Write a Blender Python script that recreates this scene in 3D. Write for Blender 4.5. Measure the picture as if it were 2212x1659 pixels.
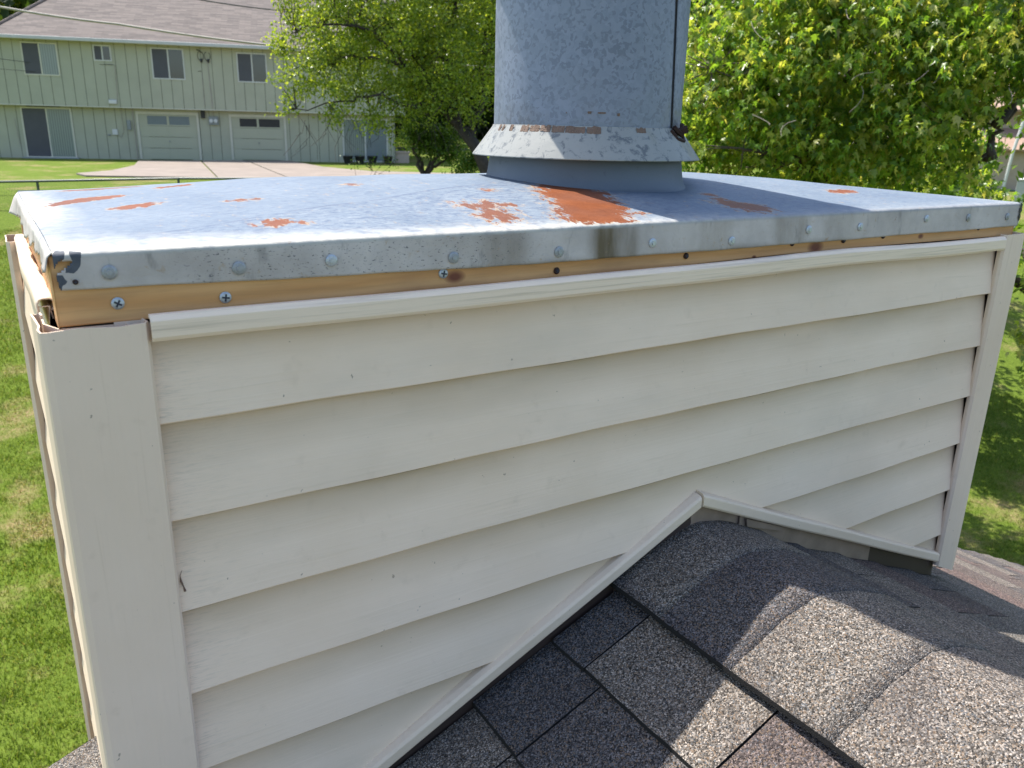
import bpy, bmesh, math, random
import numpy as np
from math import sin, cos, pi, radians as rad
rng = np.random.default_rng(7); random.seed(7)
for o in list(bpy.data.objects): bpy.data.objects.remove(o)
S = bpy.context.scene; COL = S.collection

# ------------------------------------------------ camera, sky, sun, exposure
F = 1737.7249                      # focal length in pixels of a 2212 px wide picture
YAW, PITCH, ROLL = rad(32.8516), rad(17.6807), rad(1.4554)
CAM = np.array([-0.0202, -0.791, 0.2774])
sy, cy, sp, cp = sin(YAW), cos(YAW), sin(PITCH), cos(PITCH)
FW = np.array([sy*cp, cy*cp, -sp]); r0 = np.array([cy, -sy, 0.]); u0 = np.cross(r0, FW)
RT = r0*cos(ROLL)+u0*sin(ROLL); UP = -r0*sin(ROLL)+u0*cos(ROLL)
def ray(x, y): return FW + RT*(x-1106)/F - UP*(y-829.5)/F
def at(x, y, d): return CAM + ray(x, y)*d
def hit(x, y, ax, v):
    d = ray(x, y); return CAM + d*(v-CAM[ax])/d[ax]
cam = bpy.data.cameras.new('camera'); co = bpy.data.objects.new('camera', cam); COL.objects.link(co); S.camera = co
from mathutils import Matrix, Vector
co.matrix_world = Matrix(((RT[0], UP[0], -FW[0], CAM[0]), (RT[1], UP[1], -FW[1], CAM[1]), (RT[2], UP[2], -FW[2], CAM[2]), (0, 0, 0, 1)))
cam.sensor_width = 36; cam.lens = 36*F/2212; cam.clip_start = .02; cam.clip_end = 1500
cam.dof.use_dof = True; cam.dof.focus_distance = 1.15; cam.dof.aperture_fstop = 13
SUN_AZ, SUN_EL = rad(109), rad(65.5)           # plan angle from +x, elevation
W = bpy.data.worlds.new('World'); S.world = W; W.use_nodes = True
nt = W.node_tree; bg = nt.nodes['Background']; sk = nt.nodes.new('ShaderNodeTexSky')
sk.sky_type = 'NISHITA'; sk.sun_disc = False; sk.sun_elevation = SUN_EL; sk.sun_rotation = rad(90)-SUN_AZ + 2*pi
sk.altitude = 200; sk.air_density = 1.0; sk.dust_density = 2.0; sk.ozone_density = 1.2
nt.links.new(sk.outputs[0], bg.inputs[0]); bg.inputs[1].default_value = .15
sl = bpy.data.lights.new('sun', 'SUN'); so = bpy.data.objects.new('sun', sl); COL.objects.link(so)
sl.energy = 4.4; sl.angle = rad(.5); sl.color = (1, .95, .87)
sdir = Vector((cos(SUN_AZ)*cos(SUN_EL), sin(SUN_AZ)*cos(SUN_EL), sin(SUN_EL)))
so.rotation_euler = sdir.to_track_quat('Z', 'Y').to_euler()
S.view_settings.view_transform = 'Standard'; S.view_settings.look = 'None'
S.view_settings.exposure = 1.1; S.view_settings.gamma = 1; S.view_settings.use_curve_mapping = False
S.render.engine = 'CYCLES'

# ------------------------------------------------ helpers
def tag(o, label=None, cat=None, group=None, kind=None):
    if label: o['label'] = label
    if cat: o['category'] = cat
    if group: o['group'] = group
    if kind: o['kind'] = kind
    return o
def link(name, me, m=None, parent=None, smooth=False):
    o = bpy.data.objects.new(name, me); COL.objects.link(o)
    if m is not None:
        for q in (m if isinstance(m, (list, tuple)) else [m]):
            if len(me.materials) < (len(m) if isinstance(m, (list, tuple)) else 1): me.materials.append(q)
    if parent: o.parent = parent
    if smooth: me.polygons.foreach_set('use_smooth', [True]*len(me.polygons))
    return o
def mesh(name, V, Fc, m=None, parent=None, smooth=False, mi=None):
    me = bpy.data.meshes.new(name); me.from_pydata([tuple(map(float, v)) for v in V], [], [tuple(map(int, f)) for f in Fc])
    o = link(name, me, m, parent, smooth)
    if mi is not None: me.polygons.foreach_set('material_index', mi)
    me.update(); return o
def bigmesh(name, V, idx, n, m=None, parent=None, smooth=False):
    """V (k,3) array, idx (f,n) array of n-gons"""
    me = bpy.data.meshes.new(name); V = np.asarray(V, np.float32); idx = np.asarray(idx, np.int32)
    me.vertices.add(len(V)); me.vertices.foreach_set('co', V.ravel())
    me.loops.add(idx.size); me.loops.foreach_set('vertex_index', idx.ravel())
    me.polygons.add(len(idx)); me.polygons.foreach_set('loop_start', np.arange(0, idx.size, n, dtype=np.int32))
    me.update(calc_edges=True)
    return link(name, me, m, parent, smooth)
def empty(name, loc=(0, 0, 0), rz=0):
    o = bpy.data.objects.new(name, None); COL.objects.link(o); o.location = loc; o.rotation_euler = (0, 0, rz); o.empty_display_size = .1
    return o
class MB:
    def __init__(s): s.V = []; s.F = []
    def add(s, V, Fc):
        b = len(s.V); s.V += [tuple(v) for v in V]; s.F += [tuple(i+b for i in f) for f in Fc]; return s
    def box(s, a, b):
        (x0, y0, z0), (x1, y1, z1) = a, b
        return s.add([(x0, y0, z0), (x1, y0, z0), (x1, y1, z0), (x0, y1, z0), (x0, y0, z1), (x1, y0, z1), (x1, y1, z1), (x0, y1, z1)],
                     [(0, 3, 2, 1), (4, 5, 6, 7), (0, 1, 5, 4), (1, 2, 6, 5), (2, 3, 7, 6), (3, 0, 4, 7)])
    def prism(s, poly, d0, d1, axis=1):
        """poly of 2-D points (x,z) extruded along y from d0 to d1 (axis 1) or (x,y) along z (axis 2)"""
        n = len(poly)
        mk = (lambda p, d: (p[0], d, p[1])) if axis == 1 else (lambda p, d: (p[0], p[1], d)) if axis == 2 else (lambda p, d: (d, p[0], p[1]))
        return s.add([mk(p, d0) for p in poly]+[mk(p, d1) for p in poly],
                     [tuple(range(n)), tuple(range(2*n-1, n-1, -1))]+[(i, i+n, (i+1) % n+n, (i+1) % n) for i in range(n)])
    def tube(s, pts, radii, k=6, cap=True):
        pts = [np.array(p, float) for p in pts]; n = len(pts)
        if not hasattr(radii, '__len__'): radii = [radii]*n
        V = []; up = np.array([.13, .21, .97])
        for i in range(n):
            t = pts[min(i+1, n-1)]-pts[max(i-1, 0)]; t /= np.linalg.norm(t)+1e-9
            a = np.cross(t, up); 
            if np.linalg.norm(a) < .1: a = np.cross(t, (1, 0, 0))
            a /= np.linalg.norm(a); b = np.cross(t, a)
            for j in range(k):
                w = 2*pi*j/k; V.append(pts[i]+radii[i]*(cos(w)*a+sin(w)*b))
        Fc = [(i*k+j, i*k+(j+1) % k, (i+1)*k+(j+1) % k, (i+1)*k+j) for i in range(n-1) for j in range(k)]
        if cap: Fc += [tuple(range(k-1, -1, -1)), tuple((n-1)*k+j for j in range(k))]
        return s.add(V, Fc)
    def lathe(s, prof, c=(0, 0), k=48, close=False):
        n = len(prof); V = [(c[0]+r*cos(2*pi*j/k), c[1]+r*sin(2*pi*j/k), z) for r, z in prof for j in range(k)]
        return s.add(V, [(i*k+j, i*k+(j+1) % k, (i+1)*k+(j+1) % k, (i+1)*k+j) for i in range(n-1) for j in range(k)])
    def build(s, name, m, parent=None, smooth=False, bevel=0, solid=0):
        o = mesh(name, s.V, s.F, m, parent, smooth)
        if solid:
            q = o.modifiers.new('solid', 'SOLIDIFY'); q.thickness = solid; q.offset = 0
        if bevel:
            q = o.modifiers.new('bevel', 'BEVEL'); q.width = bevel; q.segments = 2; q.limit_method = 'ANGLE'
        return o

# ------------------------------------------------ materials
class NG:
    def __init__(s, name, rough=.6, metal=0, spec=.5):
        s.m = bpy.data.materials.new(name); s.m.use_nodes = True; s.t = s.m.node_tree; s.p = s.t.nodes['Principled BSDF']
        s.p.inputs['Roughness'].default_value = rough; s.p.inputs['Metallic'].default_value = metal
        s.p.inputs['Specular IOR Level'].default_value = spec; s.tc = s.t.nodes.new('ShaderNodeTexCoord'); s._b = None
    def n(s, ty, **k):
        q = s.t.nodes.new(ty)
        for a, b in k.items(): setattr(q, a, b)
        return q
    def L(s, a, b): s.t.links.new(a, b)
    def setin(s, q, i, v):
        if hasattr(v, 'is_linked'): s.L(v, q.inputs[i])
        else: q.inputs[i].default_value = v
    def mapc(s, scale=(1, 1, 1), rot=(0, 0, 0)):
        q = s.n('ShaderNodeMapping'); s.L(s.tc.outputs['Object'], q.inputs[0]); q.inputs['Scale'].default_value = scale; q.inputs['Rotation'].default_value = rot
        return q.outputs[0]
    def noise(s, sc, det=4, rough=.55, vec=None, dist=0):
        q = s.n('ShaderNodeTexNoise'); q.inputs['Scale'].default_value = sc; q.inputs['Detail'].default_value = det; q.inputs['Roughness'].default_value = rough; q.inputs['Distortion'].default_value = dist
        s.L(vec if vec is not None else s.tc.outputs['Object'], q.inputs['Vector']); return q.outputs[0]
    def vor(s, sc, vec=None, out='Color', feature='F1'):
        q = s.n('ShaderNodeTexVoronoi', feature=feature); q.inputs['Scale'].default_value = sc
        s.L(vec if vec is not None else s.tc.outputs['Object'], q.inputs['Vector']); return q.outputs[out]
    def ramp(s, f, stops, interp='LINEAR'):
        q = s.n('ShaderNodeValToRGB'); q.color_ramp.interpolation = interp; e = q.color_ramp.elements
        while len(e) < len(stops): e.new(.5)
        for i, (p, c) in enumerate(stops):
            e[i].position = p; e[i].color = (c, c, c, 1) if not hasattr(c, '__len__') else (*c, 1)
        s.L(f, q.inputs[0]); return q.outputs[0]
    def mix(s, f, a, b, mode='MIX'):
        q = s.n('ShaderNodeMix', data_type='RGBA', blend_type=mode)
        for i, v in ((0, f), (6, a), (7, b)):
            if isinstance(v, tuple) and len(v) == 3: v = (*v, 1)
            s.setin(q, i, v)
        return q.outputs[2]
    def math(s, op, a, b=0, c=None, clamp=False):
        q = s.n('ShaderNodeMath', operation=op, use_clamp=clamp); s.setin(q, 0, a); s.setin(q, 1, b)
        if c is not None: s.setin(q, 2, c)
        return q.outputs[0]
    def sep(s, v=None):
        q = s.n('ShaderNodeSeparateXYZ'); s.L(v if v is not None else s.tc.outputs['Object'], q.inputs[0]); return q.outputs
    def attr(s, name): q = s.n('ShaderNodeAttribute', attribute_name=name); return q.outputs['Fac']
    def obrand(s): return s.n('ShaderNodeObjectInfo').outputs['Random']
    def isl(s): return s.n('ShaderNodeNewGeometry').outputs['Random Per Island']
    def bump(s, h, st=.3, d=.01):
        q = s.n('ShaderNodeBump'); q.inputs['Strength'].default_value = st; q.inputs['Distance'].default_value = d; s.L(h, q.inputs['Height'])
        if s._b is not None: s.L(s._b, q.inputs['Normal'])
        s._b = q.outputs[0]; s.L(s._b, s.p.inputs['Normal'])
    def col(s, c):
        if isinstance(c, tuple): s.p.inputs['Base Color'].default_value = (*c, 1)
        else: s.L(c, s.p.inputs['Base Color'])
        return s
    def rough(s, v): s.L(v, s.p.inputs['Roughness'])
def plain(name, c, rough=.6, metal=0, var=.12, sc=6, bump=0):
    g = NG(name, rough, metal); f = g.ramp(g.noise(sc, 5), [(.3, 1-var), (.7, 1+var)])
    g.col(g.mix(1.0, c, f, 'MULTIPLY'))
    if bump: g.bump(g.noise(sc*8, 4), bump, .004)
    return g.m

def vinyl_mat(name, grain='x', dirt_lapshade=False, base=(.80, .645, .50)):
    g = NG(name, .5, 0, .22)
    sc = {'x': (6, 60, 220), 'z': (220, 220, 6), 'y': (60, 6, 220)}[grain]
    gr = g.noise(1, 5, .6, g.mapc(sc), .4)
    blot = g.noise(3.5, 5, .6); fine = g.noise(38, 3)
    c = g.mix(g.ramp(blot, [(.35, 0), (.7, 1)]), base, (base[0]*.93, base[1]*.91, base[2]*.87))
    c = g.mix(g.ramp(fine, [(.62, 0), (.8, .25)]), c, (base[0]*.62, base[1]*.6, base[2]*.55))
    c = g.mix(g.ramp(gr, [(.60, 0), (.75, .22)]), c, (base[0]*.6, base[1]*.58, base[2]*.5))
    sp_ = g.noise(120, 2); c = g.mix(g.ramp(sp_, [(.755, 0), (.775, .55)]), c, (.08, .075, .06))
    if dirt_lapshade:
        X, Y, Z = g.sep()
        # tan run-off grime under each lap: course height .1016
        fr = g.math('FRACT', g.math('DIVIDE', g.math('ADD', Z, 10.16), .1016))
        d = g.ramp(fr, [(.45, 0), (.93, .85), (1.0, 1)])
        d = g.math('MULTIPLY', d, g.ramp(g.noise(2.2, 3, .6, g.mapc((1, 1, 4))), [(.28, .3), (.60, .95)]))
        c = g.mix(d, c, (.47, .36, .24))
        lap_shade = g.math('MULTIPLY', g.ramp(fr, [(.955, 0), (.985, .7), (1.0, .9)]), g.ramp(g.noise(9, 4), [(.3, .4), (.6, 1)])); c = g.mix(lap_shade, c, (.15, .11, .07))  # thin dark line painted under each lap to sharpen the lap shadow
        sm = g.math('MULTIPLY', g.ramp(g.noise(1, 5, .6, g.mapc((3, 3, 9))), [(.48, 0), (.72, .5)]), g.math('ADD', .45, g.ramp(X, [(1.35, 0), (1.56, .8)]))); c = g.mix(sm, c, (.47, .42, .34))
        # mildew streaks at the left end by the post
        m = g.math('MULTIPLY', g.ramp(X, [(.085, 1), (.11, .45), (.16, .12), (.24, 0)]), g.ramp(g.noise(1, 6, .7, g.mapc((60, 60, 620)), .3), [(.50, 0), (.70, .5)]))
        c = g.mix(m, c, (.27, .26, .21))
    g.col(c); g.bump(gr, .28, .0016); g.bump(g.noise(2.5, 3), .3, .01)
    g.rough(g.ramp(blot, [(.3, .46), (.7, .62)])); return g.m
M = {}
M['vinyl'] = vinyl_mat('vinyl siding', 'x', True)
M['vinyl_side'] = vinyl_mat('vinyl siding side', 'y', False)
M['vinyl_post'] = vinyl_mat('vinyl post', 'z', False, (.75, .607, .475))
M['vinyl_trim'] = vinyl_mat('vinyl trim', 'x', False, (.73, .595, .46))
g = NG('undersill trim', .45); gr = g.noise(1, 5, .6, g.mapc((5, 80, 260)), .3)
c = g.mix(g.ramp(gr, [(.5, 0), (.72, .6)]), (.78, .635, .485), (.40, .32, .23))
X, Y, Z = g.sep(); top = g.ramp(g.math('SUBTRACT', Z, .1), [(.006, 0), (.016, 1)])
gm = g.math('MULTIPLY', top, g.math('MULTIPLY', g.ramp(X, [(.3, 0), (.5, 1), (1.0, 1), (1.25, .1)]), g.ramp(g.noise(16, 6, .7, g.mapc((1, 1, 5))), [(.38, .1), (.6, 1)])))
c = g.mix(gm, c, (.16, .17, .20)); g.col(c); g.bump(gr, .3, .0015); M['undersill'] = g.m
M['core'] = plain('plywood sheathing', (.10, .075, .055), .9, bump=.2)
M['bare_dark'] = plain('dark gap', (.02, .018, .016), .9)
# pine boards
g = NG('pine board', .62); w = g.n('ShaderNodeTexWave', wave_type='BANDS', bands_direction='Z'); g.L(g.mapc((.35, 1, 1)), w.inputs['Vector'])
w.inputs['Scale'].default_value = 16; w.inputs['Distortion'].default_value = 5; w.inputs['Detail'].default_value = 3; w.inputs['Detail Scale'].default_value = .7
c = g.mix(w.outputs[1], (.56, .28, .10), (.64, .36, .15)); c = g.mix(g.ramp(g.noise(1, 5, .6, g.mapc((9, 9, 160))), [(.45, 0), (.75, .55)]), c, (.36, .19, .075))
c = g.mix(g.ramp(g.noise(5, 4), [(.55, 0), (.75, .5)]), c, (.33, .17, .08))
X, Y, Z = g.sep()
for kx, kz, kr in ((1.035, .115, .022), (.41, .116, .016), (1.31, .118, .010), (.9, .108, .006)):
    dd = g.math('ADD', g.math('POWER', g.math('DIVIDE', g.math('SUBTRACT', X, kx), kr), 2), g.math('POWER', g.math('DIVIDE', g.math('SUBTRACT', Z, kz), kr*.55), 2))
    c = g.mix(g.ramp(dd, [(.1, 1), (.9, 0)]), c, (.16, .045, .02))
g.col(c); g.bump(g.noise(1, 4, .6, g.mapc((6, 6, 200))), .25, .001); M['wood'] = g.m
# galvanised cap
g = NG('weathered galvanised cap', .5, .1, .15)
X, Y, Z = g.sep(); br = g.noise(1, 6, .7, g.mapc((75, 150, 110), (0, 0, .5)), .5); cl = g.noise(7, 5, .6); br2 = g.noise(1, 6, .7, g.mapc((60, 190, 100), (0, 0, -.7)), .9)
cz = g.math('SUBTRACT', Y, g.math('ADD', .012, g.math('MULTIPLY', X, .41))); below = g.math('MULTIPLY', g.ramp(cz, [(0, 1), (.002, 0)]), g.ramp(X, [(.7, 1), (.8, 0)])); above = g.math('SUBTRACT', 1, below)
c = g.mix(g.ramp(cl, [(.3, 0), (.7, 1)]), (.125, .16, .205), (.17, .205, .245))
c = g.mix(g.math('MULTIPLY', g.ramp(br, [(.46, 0), (.64, .8)]), g.math('ADD', .5, g.math('MULTIPLY', below, .4))), c, (.055, .08, .14))
c = g.mix(g.math('MULTIPLY', g.ramp(br2, [(.53, 0), (.64, .8)]), g.math('ADD', .35, g.math('MULTIPLY', below, .45))), c, (.25, .275, .29))
cr = g.math('MULTIPLY', g.ramp(g.math('ABSOLUTE', cz), [(0, 1), (.0016, 0)]), g.math('MULTIPLY', g.ramp(X, [(.7, .8), (.8, 0)]), g.ramp(g.noise(18, 4), [(.4, .15), (.6, 1)]))); c = g.mix(cr, c, (.08, .10, .15))
lipf = g.ramp(Z, [(.0, 1), (.1605, 1), (.1665, 0)]); lip = g.mix(g.ramp(g.noise(11, 6, .62), [(.35, 0), (.65, 1)]), (.40, .365, .335), (.55, .505, .465))
run = g.noise(1, 5, .6, g.mapc((24, 24, 5))); lip = g.mix(g.math('MULTIPLY', g.attr('stain'), g.ramp(run, [(.3, .35), (.6, 1)])), lip, (0.136, 0.108, 0.0682))
lip = g.mix(g.ramp(g.noise(1, 4, .6, g.mapc((60, 60, 22))), [(.6, 0), (.72, .45)]), lip, (0.136, 0.136, 0.13))
pit = g.noise(1, 4, .65, g.mapc((210, 210, 520)), .5); lip = g.mix(g.math('MULTIPLY', g.attr('pit'), g.ramp(pit, [(.60, 0), (.64, .85)])), lip, (0.062, 0.0682, 0.0806))
c = g.mix(lipf, c, lip)
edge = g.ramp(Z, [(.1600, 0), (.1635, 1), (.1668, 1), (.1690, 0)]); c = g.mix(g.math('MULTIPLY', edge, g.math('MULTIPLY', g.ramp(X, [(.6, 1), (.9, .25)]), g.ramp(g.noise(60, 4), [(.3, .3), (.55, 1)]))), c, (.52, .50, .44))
# rust: smooth field + grainy threshold
fld = g.math('ADD', g.attr('rust'), g.math('MULTIPLY', g.math('SUBTRACT', g.noise(1, 8, .72, g.mapc((85, 40, 85), (0, 0, .2)), .5),   .5), 2.6))
halo = g.ramp(fld, [(.20, 0), (.50, .8)]); rm = g.ramp(fld, [(.5, 0), (.545, 1)])
rc = g.mix(g.ramp(g.noise(26, 5, .6), [(.3, 0), (.7, 1)]), (.13, .036, .011), (.21, .064, .021)); rc = g.mix(g.ramp(g.noise(9, 4), [(.4, 0), (.65, .6)]), rc, (0.136, 0.062, 0.0434))
c = g.mix(g.math('MULTIPLY', halo, g.ramp(g.noise(140, 3), [(.42, 0), (.6, 1)])), c, (0.36, 0.26, 0.155)); c = g.mix(rm, c, rc)
pk = g.attr('peel'); pkm = g.ramp(g.math('ADD', pk, g.math('MULTIPLY', g.math('SUBTRACT', g.noise(110, 5, .6), .5), .9)), [(.36, 0), (.41, 1)])
c = g.mix(pkm, c, g.mix(g.noise(90, 4), (0.0372, 0.0434, 0.0558), (0.124, 0.136, 0.155)))
g.col(c); mt = g.math('MULTIPLY', g.math('SUBTRACT', 1, rm), .1); g.L(mt, g.p.inputs['Metallic'])
g.rough(g.mix(rm, g.ramp(cl, [(.3, .58), (.7, .7)]), (0.527, 0.527, 0.527))); g.bump(br, .3, .0015); g.bump(br2, .35, .0015); g.bump(g.math('MULTIPLY', rm, g.noise(200, 4)), .3, .002); g.bump(g.noise(6, 3), .5, .012)
M['cap'] = g.m
# spangled galvanised flue
g = NG('spangled galvanised pipe', .5, .12, .4)
wv = g.n('ShaderNodeVectorMath', operation='ADD'); nv = g.n('ShaderNodeTexNoise'); nv.inputs['Scale'].default_value = 90; g.L(g.tc.outputs['Object'], nv.inputs['Vector'])
sc_ = g.n('ShaderNodeVectorMath', operation='SCALE'); g.L(nv.outputs['Color'], sc_.inputs[0]); sc_.inputs['Scale'].default_value = .014; g.L(g.tc.outputs['Object'], wv.inputs[0]); g.L(sc_.outputs[0], wv.inputs[1])
va = g.ramp(g.vor(120, wv.outputs[0]), [(.15, 0), (.85, 1)]); vb = g.ramp(g.vor(210, wv.outputs[0]), [(.2, 0), (.8, 1)])
c = g.mix(va, (0.159, 0.189, 0.24), (0.21, 0.24, 0.294)); c = g.mix(g.ramp(vb, [(.70, 0), (.84, .75)]), c, (0.108, 0.129, 0.168))
c = g.mix(g.ramp(g.noise(3.2, 4), [(.35, 0), (.7, .6)]), c, (0.222, 0.252, 0.306))
X, Y, Z = g.sep(); st = g.math('MULTIPLY', g.ramp(Z, [(.27, 1), (.33, 0)]), g.ramp(g.noise(14, 5, .6), [(.52, 0), (.7, .55)])); c = g.mix(st, c, (0.15, 0.126, 0.09))
g.col(c); g.rough(g.ramp(va, [(0, .38), (1, .56)])); g.bump(vb, .10, .001); g.bump(g.noise(5, 2), .35, .02); M['flue'] = g.m
g = NG('lead grey flashing', .6, .3); c = g.mix(g.noise(8, 6), (0.09, 0.114, 0.144), (0.156, 0.18, 0.216)); c = g.mix(g.ramp(g.noise(50, 6, .7), [(.62, 0), (.75, .6)]), c, (0.048, 0.06, 0.078)); g.col(c); g.bump(g.noise(30, 5), .4, .003); M['flashing'] = g.m
g = NG('chalky galvanised collar', .55, .2); c = g.mix(g.noise(14, 6), (.22, .225, .215), (.33, .33, .30)); c = g.mix(g.ramp(g.noise(70, 6, .72, None, .6), [(.53, 0), (.62, .8)]), c, (0.09, 0.102, 0.114))
c = g.mix(g.ramp(g.noise(22, 5), [(.58, 0), (.75, .55)]), c, (0.252, 0.228, 0.144))
X, Y, Z = g.sep(); dd = g.math('ADD', g.math('POWER', g.math('DIVIDE', g.math('SUBTRACT', X, .968), .03), 2), g.math('POWER', g.math('DIVIDE', g.math('SUBTRACT', Y, .20), .05), 2))
c = g.mix(g.math('MULTIPLY', g.ramp(dd, [(.1, 1), (1, 0)]), g.ramp(g.noise(70, 5), [(.35, .2), (.55, 1)])), c, (0.084, 0.045, 0.027)); g.col(c); g.bump(g.noise(40, 5), .25, .002); M['collar'] = g.m
M['caulk'] = plain('old brown sealant', (.16, .105, .075), .85, sc=60, bump=.5)
M['rustbolt'] = plain('rusty bolt', (.045, .022, .016), .7, .3, sc=80, bump=.5)
M['black'] = plain('black metal', (.015, .015, .017), .5)
g = NG('screw head', .4, .5); g.col(g.mix(g.noise(260, 4), (.30, .34, .38), (.58, .62, .65))); g.bump(g.noise(200, 4), .5, .001); M['screw'] = g.m
g = NG('dull screw', .5, .4); g.col(g.mix(g.noise(220, 4), (.20, .21, .22), (.42, .44, .45))); g.bump(g.noise(180, 4), .5, .001); M['dullscrew'] = g.m
M['recess'] = plain('screw recess', (.02, .025, .04), .6)
# asphalt shingles
def shingle_mat(name, tone):
    g = NG(name, .92, 0, .25); rnd = g.obrand()
    v = g.vor(620); s2 = g.n('ShaderNodeSeparateColor'); g.L(v, s2.inputs[0]); r, gg, b = s2.outputs
    base = g.mix(rnd, *tone)
    gran = g.ramp(r, [(0, .10), (.35, .50), (.7, 1.15), (.93, 2.3), (1, 3.4)])
    c = g.mix(1.0, base, gran, 'MULTIPLY')
    c = g.mix(g.ramp(gg, [(.86, 0), (.88, .65)]), c, (0.219, 0.15, 0.0955)); c = g.mix(g.ramp(b, [(.9, 0), (.92, .5)]), c, (0.125, 0.146, 0.169))
    c = g.mix(g.ramp(g.noise(9, 4), [(.45, 0), (.7, .45)]), c, g.mix(.6, c, (0.0439, 0.0365, 0.0402)))
    g.col(c); g.bump(g.ramp(g.vor(620, out='Distance'), [(0, 1), (.7, 0)]), .7, .0016); g.bump(g.noise(420, 2), .4, .0015); return g.m
M['sh_a'] = shingle_mat('grey brown shingle', ((0.114, 0.104, 0.0912), (0.146, 0.126, 0.108)))
M['sh_b'] = shingle_mat('dark shingle', ((0.0585, 0.057, 0.0599), (0.0841, 0.0746, 0.0716)))
M['sh_c'] = shingle_mat('reddish shingle', ((0.11, 0.0767, 0.0695), (0.0955, 0.0767, 0.0695)))
M['sh_edge'] = plain('shingle edge asphalt', (0.00877, 0.00804, 0.00877), .95, sc=90, bump=.4)
M['brown_flash'] = plain('dark brown flashing', (.045, .028, .024), .6)
M['tan_flash'] = plain('tan step flashing', (.26, .19, .145), .6, .05, .2, 25)
M['concrete'] = plain('driveway concrete', (.20, .165, .137), .9, var=.15, sc=1.2, bump=.2)
# grass ground
g = NG('lawn', .95, 0, .1); n1 = g.noise(.8, 6, .7); n2 = g.noise(14, 5, .7); n3 = g.noise(.23, 3)
c = g.mix(g.ramp(n2, [(.3, 0), (.7, 1)]), (0.0612, 0.0972, 0.0108), (0.122, 0.168, 0.024)); c = g.mix(g.ramp(n3, [(.4, 0), (.65, .5)]), c, (0.115, 0.168, 0.021))
c = g.mix(g.math('MULTIPLY', g.ramp(n1, [(.50, 0), (.64, 1)]), g.ramp(g.noise(22, 4), [(.35, .2), (.6, .9)])), c, (0.259, 0.194, 0.102)); g.col(c); g.bump(n2, .8, .05); M['lawn'] = g.m
def leaf_mat(name, cols, trans=.45, rough=.4, posn=.5):
    g = NG(name, rough, 0, .45); r = g.isl()
    k = len(cols); c = g.ramp(r, [(i/(k-1), q) for i, q in enumerate(cols)])
    c = g.mix(1.0, c, g.ramp(g.noise(posn, 3), [(.3, .7), (.7, 1.25)]), 'MULTIPLY'); g.col(c)
    t = g.n('ShaderNodeBsdfTranslucent'); tc = g.mix(1.0, c, (1.9, 1.75, .75), 'MULTIPLY'); g.L(tc, t.inputs[0])
    ms = g.n('ShaderNodeMixShader'); ms.inputs[0].default_value = trans; out = g.t.nodes['Material Output']
    g.L(g.p.outputs[0], ms.inputs[1]); g.L(t.outputs[0], ms.inputs[2]); g.L(ms.outputs[0], out.inputs[0]); return g.m
M['maple'] = leaf_mat('maple leaf', [(.06, .13, .02), (.09, .18, .025), (.13, .235, .03), (.18, .28, .04), (.30, .34, .10)], .6, .32, 1.6)
M['young'] = leaf_mat('young maple leaf', [(.19, .28, .04), (.26, .34, .05), (.33, .37, .08), (.40, .38, .14)], .5, .26, 1.6)
M['locust'] = leaf_mat('small tree leaf', [(.09, .15, .02), (.16, .235, .028), (.235, .31, .042), (.33, .38, .065)], .5, .28, 1.0)
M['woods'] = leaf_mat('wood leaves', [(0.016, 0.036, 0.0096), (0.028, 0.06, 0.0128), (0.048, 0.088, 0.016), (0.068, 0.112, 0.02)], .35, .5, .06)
M['shrub'] = leaf_mat('shrub leaf', [(.05, .11, .015), (.09, .17, .025), (.13, .21, .03)], .45, .4)
g = NG('grass blades', .6, 0, .3); c = g.ramp(g.isl(), [(0, (0.0612, 0.11, 0.0108)), (.5, (0.101, 0.162, 0.018)), (.85, (0.151, 0.201, 0.03)), (1, (0.245, 0.22, 0.078))])
dry = g.math('MULTIPLY', g.ramp(g.noise(.8, 6, .7), [(.50, 0), (.64, .85)]), g.ramp(g.noise(22, 3), [(.35, .4), (.6, 1)])); c = g.mix(dry, c, (0.302, 0.233, 0.126)); g.col(c)
t = g.n('ShaderNodeBsdfTranslucent'); g.L(g.mix(1.0, c, (1.6, 1.5, .8), 'MULTIPLY'), t.inputs[0]); ms = g.n('ShaderNodeMixShader'); ms.inputs[0].default_value = .4
g.L(g.p.outputs[0], ms.inputs[1]); g.L(t.outputs[0], ms.inputs[2]); g.L(ms.outputs[0], g.t.nodes['Material Output'].inputs[0]); M['blades'] = g.m
M['bark'] = plain('bark', (.045, .034, .027), .9, var=.35, sc=9, bump=.8)
M['twig'] = plain('pale twig', (.20, .17, .14), .8)
M['hs_up'] = plain('pale green boards', (.37, .37, .275), .75, var=.05, sc=1.5)
M['hs_back'] = plain('board groove', (.13, .14, .10), .9)
M['hs_trim'] = plain('cream trim', (.52, .50, .40), .6, var=.05)
M['fascia'] = plain('white gutter', (.45, .45, .42), .5, var=.05)
M['frame'] = plain('window frame', (.50, .50, .46), .5, var=.05)
g = NG('garage panel', .6); g.col(g.mix(g.noise(1.2, 4), (.36, .36, .26), (.41, .41, .30))); M['gdoor'] = g.m
g = NG('dark glass', .08, 0, .8); g.col(g.mix(g.noise(1.3, 3), (.018, .022, .022), (.04, .05, .045))); M['glass'] = g.m
g = NG('screened glass', .5, 0, .4); g.col(g.mix(g.noise(2, 4), (.055, .055, .062), (.08, .08, .088))); M['screen'] = g.m
g = NG('curtained glass', .15, 0, .7); w = g.n('ShaderNodeTexWave', wave_type='BANDS', bands_direction='X'); g.L(g.tc.outputs['Object'], w.inputs['Vector']); w.inputs['Scale'].default_value = 3.2
g.col(g.mix(w.outputs[1], (.13, .16, .15), (.22, .26, .235))); M['blind'] = g.m
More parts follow.
